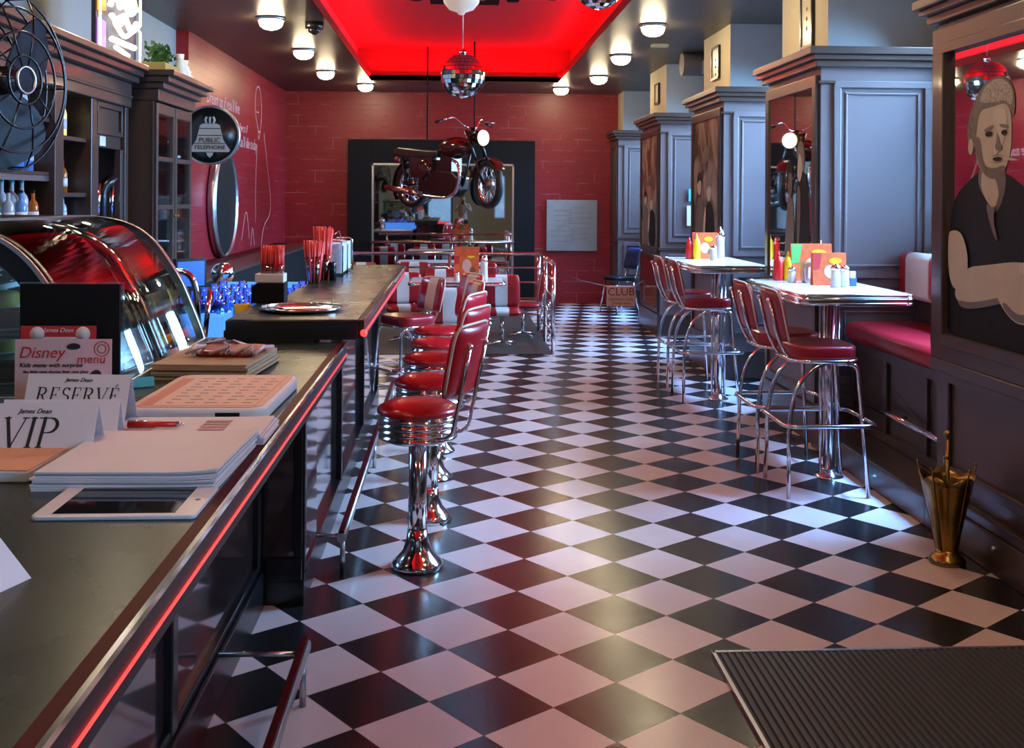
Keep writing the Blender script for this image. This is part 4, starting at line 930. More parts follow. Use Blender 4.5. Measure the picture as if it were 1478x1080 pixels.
# ---------------------------------------------------------------- umbrella stand, mat, club sign
t = thing('umbrella_stand', 'brass umbrella stand shaped like a half-open umbrella, beside the mirrored cabinet', 'umbrella stand', (2.24, 4.80, 0))
def scal(a, z): return 1 + (.16*abs(math.cos(2.5*a))*max(0, (z-.1)/.32)**1.0)
build(MB().lathe([(0,0), (.078,0), (.082,.012), (.074,.028), (.058,.04), (.05,.055), (.046,.065)], 32), 'foot', BRASS, t)
m = MB(); seg = 60; prof = [(.046,.06),(.056,.12),(.070,.20),(.086,.28),(.100,.36),(.108,.41)]
vs = []; n = len(prof)
for (r, z) in prof:
    for k in range(seg):
        a = 2*PI*k/seg; rr = r*(1+.15*abs(math.cos(2.5*a))*(z/.41)); zz = z - (.035*(1-abs(math.cos(2.5*a))) if z > .4 else 0)
        vs.append((rr*math.cos(a), rr*math.sin(a), zz))
for (r, z) in prof[::-1]:
    for k in range(seg):
        a = 2*PI*k/seg; rr = r*(1+.15*abs(math.cos(2.5*a))*(z/.41))-.004; zz = z - (.035*(1-abs(math.cos(2.5*a))) if z > .4 else 0)
        vs.append((rr*math.cos(a), rr*math.sin(a), zz))
m.add(vs, [(i*seg+k, i*seg+(k+1)%seg, (i+1)*seg+(k+1)%seg, (i+1)*seg+k) for i in range(2*n-1) for k in range(seg)], True); build(m, 'canopy', BRASS, t)
m = MB()
for k in range(5):
    a = 2*PI*k/5; m.tube([(.047*math.cos(a), .047*math.sin(a), .06), (.125*math.cos(a), .125*math.sin(a), .41), (.132*math.cos(a), .132*math.sin(a), .445)], .004, 6); m.ball((.132*math.cos(a), .132*math.sin(a), .447), .007, 8, 6)
build(m, 'ribs', BRASS, t)
m = MB().tube([(0,0,.06), (0,0,.56)], .009, 10); m.ball((0,0,.48), .013, 10, 8); m.ball((0,0,.585), .018, 12, 8); build(m, 'shaft', BRASS, t)
t = thing('ribbed_doormat', 'large dark grey ribbed doormat on the floor at the bottom right', 'mat', (1.6, 3.86, 0))
build(B(-.66, .76, -3.3, 0, 0, .010), 'mat_base', RIB, t); m = MB(); x = -.645
while x < .75:
    m.prism([(x, .010), (x+.004, .018), (x+.013, .018), (x+.017, .010)], -3.29, -.02, 'XZ'); x += .0265
build(m, 'ribs', mat('rib_grey', (.040, .041, .046), .55), t); m = MB(); m.box(-.665, .765, -.012, .004, 0, .014); m.box(-.668, -.655, -3.3, .004, 0, .014); build(m, 'edge_trim', STEEL, t)
t = thing('club_sign', 'small pink CLUB sign hanging from a chain across the passage to the back', 'sign', (2.16, 14.0, .23))
build(B(-.19, .19, -.01, .01, 0, .27), 'board', mat('pink_sign_board', (.62, .36, .30), .5), t, bev=.02)
lettering('CLUB', .145, face_cam(0, -.0125, .145), mat('rust_ink', (.22, .02, .01), .5), t, depth=.002); lettering('members only', .055, face_cam(0, -.0125, .08), MATS['rust_ink'], t); lettering('private area', .05, face_cam(0, -.0125, .03), MATS['rust_ink'], t)
tag(build(MB().tube([(1.50, 16.68, .55), (1.8, 15.4, .46), (2.0, 14.0, .49)], .006, 6), 'barrier_chain', STEEL), 'thin chain from the back wall to the CLUB sign', 'chain')
tag(build(MB().tube([(2.32, 14.0, .49), (2.42, 13.7, .60)], .006, 6), 'barrier_chain', STEEL), 'thin chain from the CLUB sign to the third pillar', 'chain')
t = thing('metal_chair', 'dark chrome-legged chair with a blue seat standing behind the CLUB sign', 'chair', (2.35, 15.4, 0), PI+.5)
build(MB().prism(rrect(0, 0, .36, .36, .08), .46, .52, 'XY', True), 'seat', BLACK, t, bev=.01); m = MB(); m.T = Matrix.Translation((-.2, 0, .62)) @ Matrix.Rotation(-.3, 4, 'Y'); m.pad(.34, .32, .05, .5); build(m, 'backrest', mat('navy_vinyl', (.01, .018, .06), .3), t)
for sx in (-1, 1):
    for sy in (-1, 1): build(MB().tube([(sx*.14, sy*.14, .46), (sx*.2, sy*.2, 0)], .012, 8), 'leg', CHROME, t)
for s in (-.12, .12): build(MB().tube([(-.05, s, .45), (-.2, s, .5), (-.3, s, .9)], .012, 8), 'back_bar', CHROME, t)

# ================================================================ THINGS ON THE NEAR COUNTER
t = thing('tablet', 'white-framed tablet lying on the near counter closest to the camera', 'tablet', (-.68, 2.305, NZ), .0)
build(MB().prism(rrect(0, 0, .325, .225, .014), 0, .009, 'XY', True), 'casing', mat('tablet_white', (.72,.68,.68), .3), t, bev=.002); build(B(-.125, .118, -.095, .098, .009, .0095), 'screen', mat('dark_screen', (.012,.012,.015), .04), t)
build(MB().lathe([(0,.0092),(.006,.0092),(.006,.0098),(0,.0098)], 12, c=(.142, 0, 0)), 'home_button', GREYINK, t)
def sheets(t, n, w_, d, h, m_, jit=.006, name='sheet', z0=0, curl=0, sh=0):
    for k in range(n):
        m = MB(); z = z0 + h*k/n; a, b = random.uniform(-jit, jit), random.uniform(-jit, jit); nx = 14; tk = h/n*.86
        top = [(-w_/2+w_*i/nx, z+tk + curl*max(0, (i/nx-.72))**2*(k/n)) for i in range(nx+1)]; bot = [(-w_/2+w_*i/nx, z + curl*max(0, (i/nx-.72))**2*(k/n)) for i in range(nx+1)]
        m.T = Matrix.Translation((a + sh*k/n, b, 0)) @ Matrix.Rotation(random.uniform(-.01, .01), 4, 'Z'); m.prism(top+bot[::-1], -d/2, d/2, 'XZ'); build(m, name, m_, t)
t = thing('paper_stack', 'thick stack of blank white sheets with curling right edge behind the tablet', 'paper stack', (-.715, 2.62, NZ), -.03)
sheets(t, 9, .40, .42, .042, WHITE, .006, 'sheet_bundle', curl=.12)
t = thing('newspaper_stack', 'stack of printed papers under a red pen, between the blank stack and the menu tray', 'paper stack', (-.70, 2.96, NZ), .0)
sheets(t, 5, .40, .24, .028, WHITE, .008, 'sheet_bundle', curl=.05)
m = MB()
for k in range(5): m.box(-.17, -.10, -.10+k*.035, -.085+k*.035, .0285, .029); m.box(.02, .09, -.10+k*.035, -.08+k*.035, .0285, .029)
build(m, 'printed_text', mat('pale_red_print', (.55,.25,.25), .6), t)
t = thing('red_pen', 'shiny red pen lying on the printed papers', 'pen', (-.80, 2.93, NZ+.037)); build(MB().tube([(-.07,0,0), (.06,0,0)], .0075, 12), 'barrel', KETCH, t); build(MB().tube([(.06,0,0), (.078,0,0)], .0075, 12, r2=.002), 'tip', CHROME, t); build(MB().tube([(-.07,.0,.009), (-.02,0,.009)], .0025, 6), 'clip', CHROME, t)
t = thing('menu_tray', 'rounded white box lid with a peach printed menu sheet on top, on the near counter', 'tray', (-.735, 3.42, NZ), -.03)
build(MB().prism(rrect(0, 0, .40, .58, .05), 0, .040, 'XY', True), 'tray_body', WPLAS, t, bev=.008); build(MB().prism(rrect(0, 0, .375, .555, .045), .040, .0425, 'XY', True), 'menu_sheet', PEACH, t)
m = MB(); m.m = 0
for k in range(9):
    for j in range(5): m.box(-.10+j*.055, -.10+j*.055+.018+.01*((k+j) % 3), -.22+k*.052, -.214+k*.052, .0425, .0432)
m.m = 1; m.box(-.165, -.13, -.25, .2, .0425, .0432); m.box(-.17, -.168, -.26, .26, .0425, .0432); m.box(.165, .167, -.26, .26, .0425, .0432); m.box(-.17, .167, -.262, -.26, .0425, .0432)
build(m, 'printed_lines', [GREYINK, mat('soft_red_print', (.6,.16,.10), .5)], t); build(B(-.07, .06, -.2925, -.2905, .006, .028), 'white_label', WHITE, t); build(B(.06, .13, -.2925, -.2905, .006, .028), 'black_label', BLACKM, t)
t = thing('envelope_stack', 'stack of brown kraft envelopes on the near counter in front of the raised bar', 'envelope stack', (-.88, 4.07, NZ), -.08)
sheets(t, 8, .34, .44, .055, KRAFT, .010, 'envelope_bundle')
t = thing('napkin_packet', 'crumpled clear packet of dark red napkins on top of the kraft envelopes', 'packet', (-.84, 4.12, NZ+.056), -.1)
build(MB().prism(rrect(0, 0, .22, .20, .02), 0, .022, 'XY'), 'napkins', REDB, t, bev=.005)
m = MB(); 
for k in range(11):
    a = random.uniform(-.14, .14); b = random.choice((-.105, .105, -.1)); m.tube([(a, b, .012), (a+random.uniform(-.05,.05), b+random.uniform(-.02,.02), .028+random.uniform(0,.018)), (a+random.uniform(-.08,.08), b, .012)], .006, 6)
for k in (-1, 1): m.tube([(k*.115, -.1, .012), (k*.13, -.03, .03), (k*.115, .02, .02), (k*.13, .1, .012)], .008, 6)
build(m, 'crumpled_wrapper', mat('pale_plastic_film', (.60,.45,.45), .2), t)
# own serif letters for the table cards
def stroke2(m, pts, w0, w1=None, d0=0, d1=.0008, closed=False):
    w1 = w1 if w1 is not None else w0
    for i in range(len(pts)-1):
        a, b = Vector(pts[i]), Vector(pts[i+1]); d = b-a
        if d.length < 1e-6: continue
        nrm = Vector((-d.y, d.x)).normalized(); ang = abs(math.atan2(d.y, d.x)); f = abs(math.sin(ang)); ww = (w1 + (w0-w1)*f)/2; e = d.normalized()*ww*.3
        q = [a-nrm*ww-e, b-nrm*ww+e, b+nrm*ww+e, a+nrm*ww-e]; m.prism([tuple(v) for v in q], -d1, d0, 'XZ')
def serif(m, x, y, s, w_): m.prism([(x-w_, y), (x+w_, y), (x+w_, y+s*.04), (x-w_, y+s*.04)], -.0008, 0, 'XZ')
def glyph(m, ch, ox, s, T=.11, t_=.035):
    K, k = T*s, t_*s
    def P(*p): return [(ox+a*s, b*s) for a, b in p]
    def arc(cx, cy, rx, ry, a0, a1, n=9): return [(cx+rx*math.cos(math.radians(a0+(a1-a0)*i/n)), cy+ry*math.sin(math.radians(a0+(a1-a0)*i/n))) for i in range(n+1)]
    def sf(x, y): serif(m, ox+x*s, y*s if y < .5 else (y-.04)*s, s, .11*s)
    if ch == 'V': stroke2(m, P((.05,1),(.36,0)), K); stroke2(m, P((.36,0),(.66,1)), k); sf(.06, 1); sf(.66, 1); return .78
    if ch == 'I': stroke2(m, P((.15,0),(.15,1)), K); sf(.15, 0); sf(.15, 1); return .36
    if ch == 'P': stroke2(m, P((.15,0),(.15,1)), K); stroke2(m, P((.15,.98), (.35,.98), *arc(.35,.74,.24,.24,90,-90), (.15,.5)), K, k); sf(.15, 0); sf(.08, 1); return .72
    if ch == 'R': stroke2(m, P((.15,0),(.15,1)), K); stroke2(m, P((.15,.98), (.35,.98), *arc(.35,.75,.22,.23,90,-90), (.15,.52)), K, k); stroke2(m, P((.36,.52),(.62,.02)), K*.8); sf(.15, 0); sf(.08, 1); sf(.66, 0); return .80
    if ch in 'Eé': 
        stroke2(m, P((.15,0),(.15,1)), K); 
        for y in (.02, .52, .98): stroke2(m, P((.08,y),(.55 if y != .52 else .42,y)), k, k)
        stroke2(m, P((.56,.0),(.56,.2)), k); stroke2(m, P((.55,.8),(.55,1)), k); stroke2(m, P((.42,.42),(.42,.62)), k)
        if ch == 'é': stroke2(m, P((.30,1.08),(.42,1.24)), k*1.4)
        return .70
    if ch == 'S': stroke2(m, P(*arc(.30,.75,.20,.23,30,270), *arc(.30,.27,.22,.25,90,-150)), K*.9, k*1.3); stroke2(m, P((.49,.8),(.49,1)), k); stroke2(m, P((.08,.0),(.08,.2)), k); return .62
    return .4
def serif_word(word, s, mtx, m_, parent, shear=.0, gap=1.0, name='lettering'):
    m = MB(); x = 0
    for ch in word: x += glyph(m, ch, x, s)*s*gap
    m.v = [(a - x/2 + c*shear, b, c) for a, b, c in m.v]; m.T = None
    me = m.mesh(name, m_); me.transform(mtx); o = bpy.data.objects.new(name, me); C.objects.link(o); o.parent = parent; return o
def tent(x, y, z, w_, h, foot, lab, rz=0, shear=0, bend=.0):
    # a folded card standing like a roof: ridge along local x, front leaf facing -y
    t = thing('table_tent_card', lab, 'sign card', (x, y, z), rz, 'white folded cards on the near counter')
    a = math.atan2(foot, h); L = (h*h+foot*foot)**.5
    for s, nm in ((1, 'front_leaf'), (-1, 'rear_leaf')):
        m = MB(); m.T = Matrix.Translation((0, -foot*s, 0)) @ Matrix.Rotation(-a*s, 4, 'X'); m.box(-w_/2, w_/2, -.0006, .0006, 0, L); build(m, nm, WHITE, t)
    F = Matrix.Translation((0, -foot-.001, 0)) @ Matrix.Rotation(-a, 4, 'X'); return t, F, L
t, F, L = tent(-1.05, 2.75, NZ, .33, .128, .055, 'white folded card printed VIP in large serif letters', -.04)
serif_word('VIP', .075, F @ Matrix.Translation((.005, 0, .030)), INK, t, shear=.10)
lettering("James Dean", .017, F @ Matrix.Translation((.01, 0, .115)) @ Matrix.Rotation(PI/2, 4, 'X'), INK, t, shear=.4); lettering('please ask the staff before being seated', .0065, F @ Matrix.Translation((0, 0, .012)) @ Matrix.Rotation(PI/2, 4, 'X'), INK, t)
t, F, L = tent(-1.03, 2.90, NZ, .30, .110, .04, 'blank folded card between the VIP card and the RESERVÉ card', .0)
t, F, L = tent(-1.04, 3.06, NZ, .29, .150, .055, 'white folded card printed RESERVÉ in serif letters', -.10)
serif_word('RESERVé', .043, F @ Matrix.Translation((.003, 0, .080)), INK, t, shear=.10, gap=1.08)
lettering("James Dean", .016, F @ Matrix.Translation((0, 0, .139)) @ Matrix.Rotation(PI/2, 4, 'X'), INK, t, shear=.4)
t, F, L = tent(-.85, 1.80, NZ, .22, .10, .105, 'grey-shadowed folded card cut off at the left edge in front of the tablet', PI/2-.35)
t = thing('menu_holder', 'tall black board holder in a clear stand before the display case', 'holder', (-1.135, 3.25, NZ), -.02)
build(B(-.145, .145, 0, .012, 0, .385), 'black_board', BLACKM, t); build(B(-.15, .155, .013, .017, 0, .39), 'clear_stand', GLASS, t)
def card(name, lab, cat, x, y, z, w_, h, m_, tilt=-.15, rz=0):
    t = thing(name, lab, cat, (x, y, z), rz); m = MB(); m.T = Matrix.Rotation(tilt, 4, 'X'); m.box(-w_/2, w_/2, -.001, .001, 0, h); build(m, 'card', m_, t); return t, Matrix.Translation((0, -.002, 0)) @ Matrix.Rotation(tilt, 4, 'X')
t, F = card('red_leaflet', 'red leaflet with two white discs behind the pink children menu card', 'leaflet', -1.15, 3.19, NZ, .215, .268, mat('leaflet_red', (.60,.03,.03), .45), -.05)
m = MB(); m.T = F
for a in (-.06, .07): m.lathe([(0, -.0012), (.021, -.0012), (.021, 0), (0, 0)], 20, c=(a, 0, .245), axis='Y')
m.box(-.06, .07, -.0012, 0, .20, .236); build(m, 'white_shapes', WHITE, t); lettering('James Dean', .018, F @ Matrix.Translation((.0, -.001, .25)) @ Matrix.Rotation(PI/2, 4, 'X'), WHITE, t, shear=.3)
t, F = card('children_menu_card', 'pink Disney menu card with red lettering standing behind the RESERVÉ card', 'menu card', -1.12, 3.155, NZ, .272, .235, mat('pink_card', (.70,.46,.46), .5, var=.18, vscale=5), -.02)
lettering('Disney', .046, F @ Matrix.Translation((-.062, 0, .182)) @ Matrix.Rotation(PI/2, 4, 'X'), REDINK, t, shear=.25); lettering('menu', .036, F @ Matrix.Translation((.078, 0, .166)) @ Matrix.Rotation(PI/2, 4, 'X'), REDINK, t, shear=.1)
lettering('Kids menu with surprise', .018, F @ Matrix.Translation((-.035, 0, .155)) @ Matrix.Rotation(PI/2, 4, 'X'), INK, t, shear=.3); lettering('the little ones choose their own plate', .012, F @ Matrix.Translation((-.02, 0, .138)) @ Matrix.Rotation(PI/2, 4, 'X'), INK, t)
m = MB(); m.T = F; m.lathe([(.020, -.001), (.022, -.001), (.022, 0), (.020, 0), (.020, -.001)], 20, c=(.108, 0, .207), axis='Y'); m.lathe([(.011, -.001), (.013, -.001), (.013, 0), (.011, 0), (.011, -.001)], 20, c=(.108, 0, .207), axis='Y'); build(m, 'round_stamp', REDINK, t)
m = MB(); m.T = F; m.prism(smooth_poly([(.005,.212),(.02,.224),(.045,.222),(.05,.208),(.02,.204)]), -.0012, 0, 'XZ'); build(m, 'dark_ornament', INK, t); m = MB(); m.T = F; m.prism(smooth_poly([(.07,.13),(.09,.15),(.11,.14),(.10,.12),(.08,.115)]), -.0012, 0, 'XZ'); build(m, 'dark_ornament', INK, t)
t = thing('notepad', 'small pad with an orange printed cover at the left edge before the VIP card', 'notepad', (-1.07, 2.60, NZ), -.06); build(B(-.12, .12, -.11, .11, 0, .026), 'page_block', WPLAS, t, bev=.004); build(B(-.118, .118, -.108, .108, .026, .028), 'cover', mat('orange_cover', (.66,.30,.16), .5, var=.3, vscale=14), t)

# ================================================================ THINGS ON THE RAISED BAR
t = thing('serving_tray', 'oval shiny silver serving tray on the near end of the raised bar', 'tray', (-.735, 5.22, UZ))
m = MB().lathe([(0, .004), (.15, .004), (.165, .008), (.195, .018), (.20, .017), (.17, .002), (0, .0)], 48); m.v = [(a, b*.98, c) for a, b, c in m.v]; build(m, 'tray_dish', CHROME, t)
m = MB().tube([(.193*math.cos(2*PI*k/48), .19*math.sin(2*PI*k/48), .018) for k in range(48)], .0045, 6, closed=True); build(m, 'beaded_rim', CHROME, t)
def straws(parent, r, z0, h, n, flare=.0):
    for k in range(n):
        a = 2.4*k; q = r*math.sqrt((k+.5)/n); x, y = q*math.cos(a), q*math.sin(a); f = 1+flare
        build(MB().tube([(x*.7, y*.7, z0), (x*f, y*f, h + .012*math.sin(k*2.1))], .0062, 6), 'straw', mat('red_drinking_straw', (.72,.05,.04), .35), parent)
t = thing('straw_dispenser', 'black and white caddy packed with red straws at the near end of the raised bar', 'straw holder', (-.95, 5.62, UZ))
build(MB().prism([(-.09, 0), (.08, 0), (.08, .105), (-.06, .105), (-.085, .085)], -.06, .06, 'XZ'), 'black_box', BLACKM, t, bev=.006); build(B(-.07, .075, -.055, .055, .105, .15), 'white_tray', WPLAS, t, bev=.004); build(MB().prism(rrect(.01, .0, .115, .09, .02), .15, .20, 'XY', True), 'clear_cup', GLASS, t)
sh = thing('tmp', '', '', (0,0,0)); bpy.data.objects.remove(sh)
for k in range(40):
    a, b = -.04 + .1*((k*7) % 10)/9+.0, -.035 + .07*((k*3) % 8)/7; build(MB().tube([(a, b, .152), (a+.004*math.sin(k), b, .285 + .012*math.sin(k*2.1))], .0055, 6), 'straw', mat('red_drinking_straw', (.72,.05,.04), .35), t)
for x, y, hh, lab in ((-.89, 6.85, .26, 'clear cup of red straws standing upright on the inner edge of the raised bar'), (-.865, 7.12, .34, 'taller clear cup of red straws behind the shorter one on the raised bar')):
    t = thing('straw_cup', lab, 'straw holder', (x, y, UZ), 0, 'cups of red straws'); build(MB().lathe([(0, 0), (.035, 0), (.055, .17), (.053, .17), (.034, .004), (0, .004)], 20), 'cup', GLASS, t)
    straws(t, .05, .005, hh, 30, .35)
t = thing('menu_rack', 'chrome wire rack of white napkins and menus on the raised bar', 'rack', (-.83, 7.75, UZ))
build(B(-.05, .05, -.30, .35, .02, .22), 'white_cards', mat('white_printed_cards', (.55,.58,.62), .4, var=.5, vscale=35), t); build(B(-.065, -.055, -.34, .36, 0, .14), 'black_side', BLACKM, t); m = MB()
for y in (-.32, 0, .37): m.tube(fillet([(-.07, y, 0), (-.07, y, .24), (.06, y, .24), (.06, y, 0)], .03), .006, 6)
m.tube([(-.07,-.32,.24), (0, 0, .30), (-.02, .37, .24)], .005, 6); build(m, 'wire_frame', CHROME, t)
tag(build(MB().lathe([(0,0),(.022,0),(.022,.11),(.018,.12),(0,.12)], 16), 'pepper_mill', BLACK, loc=(-.80, 7.10, UZ)), 'small black pepper mill beside the taller straw cup', 'pepper mill')

# ---------------------------------------------------------------- sunken bar working area
t = thing('inner_bar_worktop', 'low steel worktop behind the raised bar, lit blue', 'worktop', (-1.45, 7.0, 0)); build(B(-.42, .47, -1.75, 2.1, .84, .88), 'steel_top', STEEL, t); build(B(-.40, .45, -1.5, 2.05, 0, .84), 'cupboard', BLACKM, t)
t = thing('glass_washing_rack', 'blue-lit tray rack full of upturned glasses behind the raised bar', 'rack', (-1.32, 6.9, .88)); build(B(-.33, .36, -.9, .9, 0, .03), 'base', BLUELED, t)
build(B(-.33, .36, .90, .94, 0, .15), 'lit_back', BLUELED, t); build(B(-.36, -.33, -.9, .94, 0, .14), 'side_rail', STEEL, t)
gl = None
for j in range(6):
    for i in range(5):
        x, y = -1.59+i*.135, 6.15+j*.27
        if gl is None:
            gl = tag(build(MB().lathe([(.036, 0), (.032, .10), (.030, .15), (.0, .15)], 12), 'bar_glass', BGLASS, loc=(x, y, .911)), 'upturned clear glass in the blue-lit rack behind the raised bar', 'glass', 'glasses in the blue-lit rack')
        else:
            c = gl.copy(); C.objects.link(c); c.location = (x, y, .911)
t = thing('ice_bucket', 'blue-lit clear bin of crushed ice between the tap and the straw caddy', 'ice bin', (-1.36, 5.78, .88)); build(B(-.16, .16, -.12, .12, 0, .15), 'bin', BLUELED, t, bev=.01); m = MB()  # clear bin glows blue itself in place of LED light falling on it
for k in range(40): m.T = Matrix.Translation((random.uniform(-.14,.14), random.uniform(-.1,.1), .16+random.uniform(0,.03))) @ Matrix.Rotation(random.uniform(0,3), 4, 'Y') @ Matrix.Rotation(random.uniform(0,3), 4, 'X'); m.box(-.02,.02,-.02,.02,-.02,.02)
o = build(m, 'ice', BGLASS, t); o['kind'] = 'stuff'
tag(build(MB().lathe([(0,0),(.03,0),(.045,.12),(.042,.12),(.028,.005),(0,.005)], 20), 'yellow_cup', YELLOW, loc=(-1.09, 5.62, .97)), 'small yellow cup left of the black straw caddy', 'cup')
tag(build(MB().prism(rrect(0,0,.18,.26,.02), .881, .97, 'XY', True), 'sink_block', BLACKM, loc=(-1.07, 5.60, 0)), 'dark low box under the yellow cup', 'box')
t = thing('chrome_tap', 'tall curved chrome swan-neck tap behind the display case', 'tap', (-1.27, 5.45, .88)); build(MB().tube(fillet([(0,0,0), (-.02,0,.37), (-.13,0,.40), (-.22,0,.37), (-.24,0,.30)], .12, 8), .016, 10), 'swan_neck', CHROME, t); build(MB().cyl((.02,0,0), (.05,0,.30), .013), 'lever_tube', CHROME, t); build(MB().lathe([(.04,0),(.04,.03),(.02,.05),(0,.05)], 20), 'tap_base', CHROME, t)
t = thing('chrome_coffee_dome', 'round chrome dome under the black disc behind the blue glasses', 'dome', (-1.72, 8.1, .88)); build(MB().ball((0,0,.19), .085, 20, 12), 'dome', CHROME, t); build(MB().cyl((0,0,0),(0,0,.12), .05), 'foot', CHROME, t)
t = thing('till_monitor', 'black-framed touch screen with a blue picture beside the display case', 'monitor', (-1.72, 7.1, .881), .75); build(MB().cyl((0,0,0),(0,0,.18), .02), 'stalk', BLACKM, t); build(B(-.11, .11, -.02, .02, .16, .36), 'housing', BLACK, t, bev=.004)
build(B(-.095, .095, -.022, -.02, .18, .34), 'screen', mat('blue_screen', (.02,.1,.4), .3, emit=(.04,.16,.8), es=.45, var=.5, vscale=20), t)

# ================================================================ CURVED GLASS DISPLAY CASE
t = thing('display_case', 'curved glass refrigerated display case standing on the near counter', 'display case', (-1.5, 4.05, NZ+.001))
prof = [(-1.07, .0), (-1.085, .06), (-1.17, .27), (-1.225, .36), (-1.29, .45), (-1.37, .515), (-1.47, .55), (-1.60, .56), (-1.92, .56)]
def sc_(p): return [(a+1.5, b) for a, b in p]
P = [(a, b) for a, b in sc_(prof)]; P3 = fillet([(a, 0, b) for a, b in P], .06, 4); out = [(p.x, p.z) for p in P3]
def shell(out, th, y0, y1):
    inn = []
    for i, (a, b) in enumerate(out):
        p, q = out[max(0, i-1)], out[min(len(out)-1, i+1)]; d = Vector((q[0]-p[0], q[1]-p[1])).normalized(); n = Vector((-d.y, d.x))
        inn.append((a+n.x*th, b+n.y*th))
    return MB().prism(out+inn[::-1], y0, y1, 'XZ', True)
build(shell(out, .006, -.64, .66), 'curved_glass', CASEGL, t)
build(shell(out, .030, .66, .70), 'far_end_frame', STEEL, t); build(shell(out, .012, -.70, -.685), 'near_end_glass_edge', STEEL, t)
build(shell([(a-.0, b) for a, b in out], .075, -.685, -.64), 'near_end_frame', BLACK, t)
m = B(-.42, .43, -.70, .70, 0, .035); build(m, 'base_frame', STEEL, t, bev=.004); build(B(-.44, -.42, -.70, .70, 0, .56), 'rear_doors', mat('rear_frosted', (.25,.30,.30), .15), t); build(B(-.42, -.05, -.70, .70, .545, .56), 'top_plate', STEEL, t)
side = [(a-.07, b) for a, b in out if b > .03]
m = MB(); poly = [(-.42, .03)] + [(.38, .03)] + [(a, b) for a, b in out if b > .03 and a < .38][0:] ; build(MB().prism([(-.41, .03), (.36, .03), (.27, .27), (.20, .40), (.06, .49), (-.10, .53), (-.41, .53)], .67, .675, 'XZ'), 'far_side_glass', CASEGL, t)
build(MB().prism([(-.41, .03), (.36, .03), (.27, .27), (.20, .40), (.06, .49), (-.10, .53), (-.41, .53)], -.67, -.665, 'XZ'), 'near_side_glass', CASEGL, t)
for z, x1 in ((.20, .22), (.36, .06)): build(B(-.41, x1, -.63, .64, z, z+.008), 'glass_shelf', CASEGL, t)
for z, x1 in ((.19, .22), (.35, .06)): build(B(x1, x1+.012, -.63, .64, z-.004, z+.014), 'shelf_rail', CHROME, t)
CAKE = [mat('brown_cake', (.20,.09,.04), .6), mat('cream_cake', (.60,.48,.30), .6), mat('yellow_cake', (.60,.40,.06), .55), mat('berry_cake', (.30,.03,.05), .4)]
labs = ('brown cake', 'cream cake', 'yellow cake', 'berry red cake'); k = 0
for z, xs in ((.036, (-.25, .05, .25)), (.209, (-.25, .05)), (.369, (-.2,))):
    for x in xs:
        for y in (-.45, -.12, .22, .5):
            c = k % 4; a = thing('cake_plate', '%s on a plate in the display case, %s' % (labs[c], {.036: 'bottom', .209: 'middle shelf', .369: 'top shelf'}[z] + ', ' + {-.45: 'near end', -.12: 'middle', .22: 'past the middle', .5: 'far end'}[y] + {-.25: ', rear row', .05: ', middle row', .25: ', front row', -.2: ''}[x]), 'cake', (-1.5+x, 4.05+y, NZ+z), 0, 'cakes in the display case')
            build(MB().lathe([(0,0),(.075,.003),(.085,.010),(0,.006)], 20), 'plate', WPLAS, a); build(MB().lathe([(0,.006),(.06,.006),(.062,.02),(.062,.055),(.055,.065),(0,.067)], 20, fn=lambda q, zz: 1+.03*math.sin(7*q)), 'cake', CAKE[c], a); k += 1
tag(build(B(-.035, .035, -.002, .002, 0, .035), 'price_card', mat('turquoise_card', (.05,.45,.50), .5), loc=(-1.045, 3.70, NZ+.002), rot=(-.5, 0, .5)), 'turquoise card leaning at the foot of the display case', 'card')

# ================================================================ BACK BAR ON THE LEFT
FX = -2.15
t = thing('back_bar_cabinet', 'tall brown wooden back bar with open shelves and moulded cornice along the left wall', 'cabinet', (-2.45, 5.5, 0))
def r6(mb): mb.v = [(v[0]+2.45, v[1]-5.5, v[2]) for v in mb.v]; return mb
Y0_, Y1_ = 2.9, 7.22
build(r6(B(-2.74, -2.70, Y0_, Y1_, .9, 2.42)), 'back_panel', WOODD, t); build(r6(B(-2.74, FX+.02, Y0_, Y1_, 0, .92)), 'base', WOOD, t)
m = MB()
for (o, a, b) in ((.13, 2.46, 2.50), (.10, 2.42, 2.46), (.07, 2.38, 2.42), (.02, 2.22, 2.38), (.03, 2.28, 2.30)): m.box(-2.74, FX+o, Y0_, Y1_, a, b)
build(r6(m), 'cornice', WOOD, t, bev=.006)
for a, b in ((2.9, 3.0), (4.35, 4.45), (5.92, 6.05), (6.50, 6.60), (7.15, 7.22)): build(r6(B(-2.74, FX, a, b, .92, 2.24)), 'upright', WOOD, t, bev=.005)
for z, a, b in ((1.48, 2.9, 6.6), (1.77, 2.9, 5.92), (2.06, 2.9, 5.92), (1.98, 6.05, 6.5), (1.66, 6.05, 6.5)): build(r6(B(-2.72, FX-.03, a, b, z-.025, z)), 'shelf', WOOD, t, bev=.003)
m = MB()
for a in ((6.64, 7.14, 2.02, 2.05), (6.64, 7.14, 2.19, 2.22), (6.64, 6.67, 2.05, 2.19), (7.11, 7.14, 2.05, 2.19)): m.box(FX-.05, FX-.01, *a)
m.box(FX-.06, FX-.03, 6.6, 7.15, 1.94, 2.24); m.box(FX-.05, FX-.01, 6.60, 6.66, .92, 1.94); m.box(FX-.05, FX-.01, 7.09, 7.15, .92, 1.94); build(r6(m), 'niche_frame', WOOD, t, bev=.004)
build(r6(B(FX-.33, FX-.32, 6.66, 7.14, .92, 1.94)), 'niche_mirror', DMIRROR, t)
tag(build(B(0, .004, -.055, .055, -.03, .03), 'white_label_plate', WHITE, loc=(FX-.029, 6.78, 1.98)), 'small white label plate on the back bar above the mirrored niche', 'label')
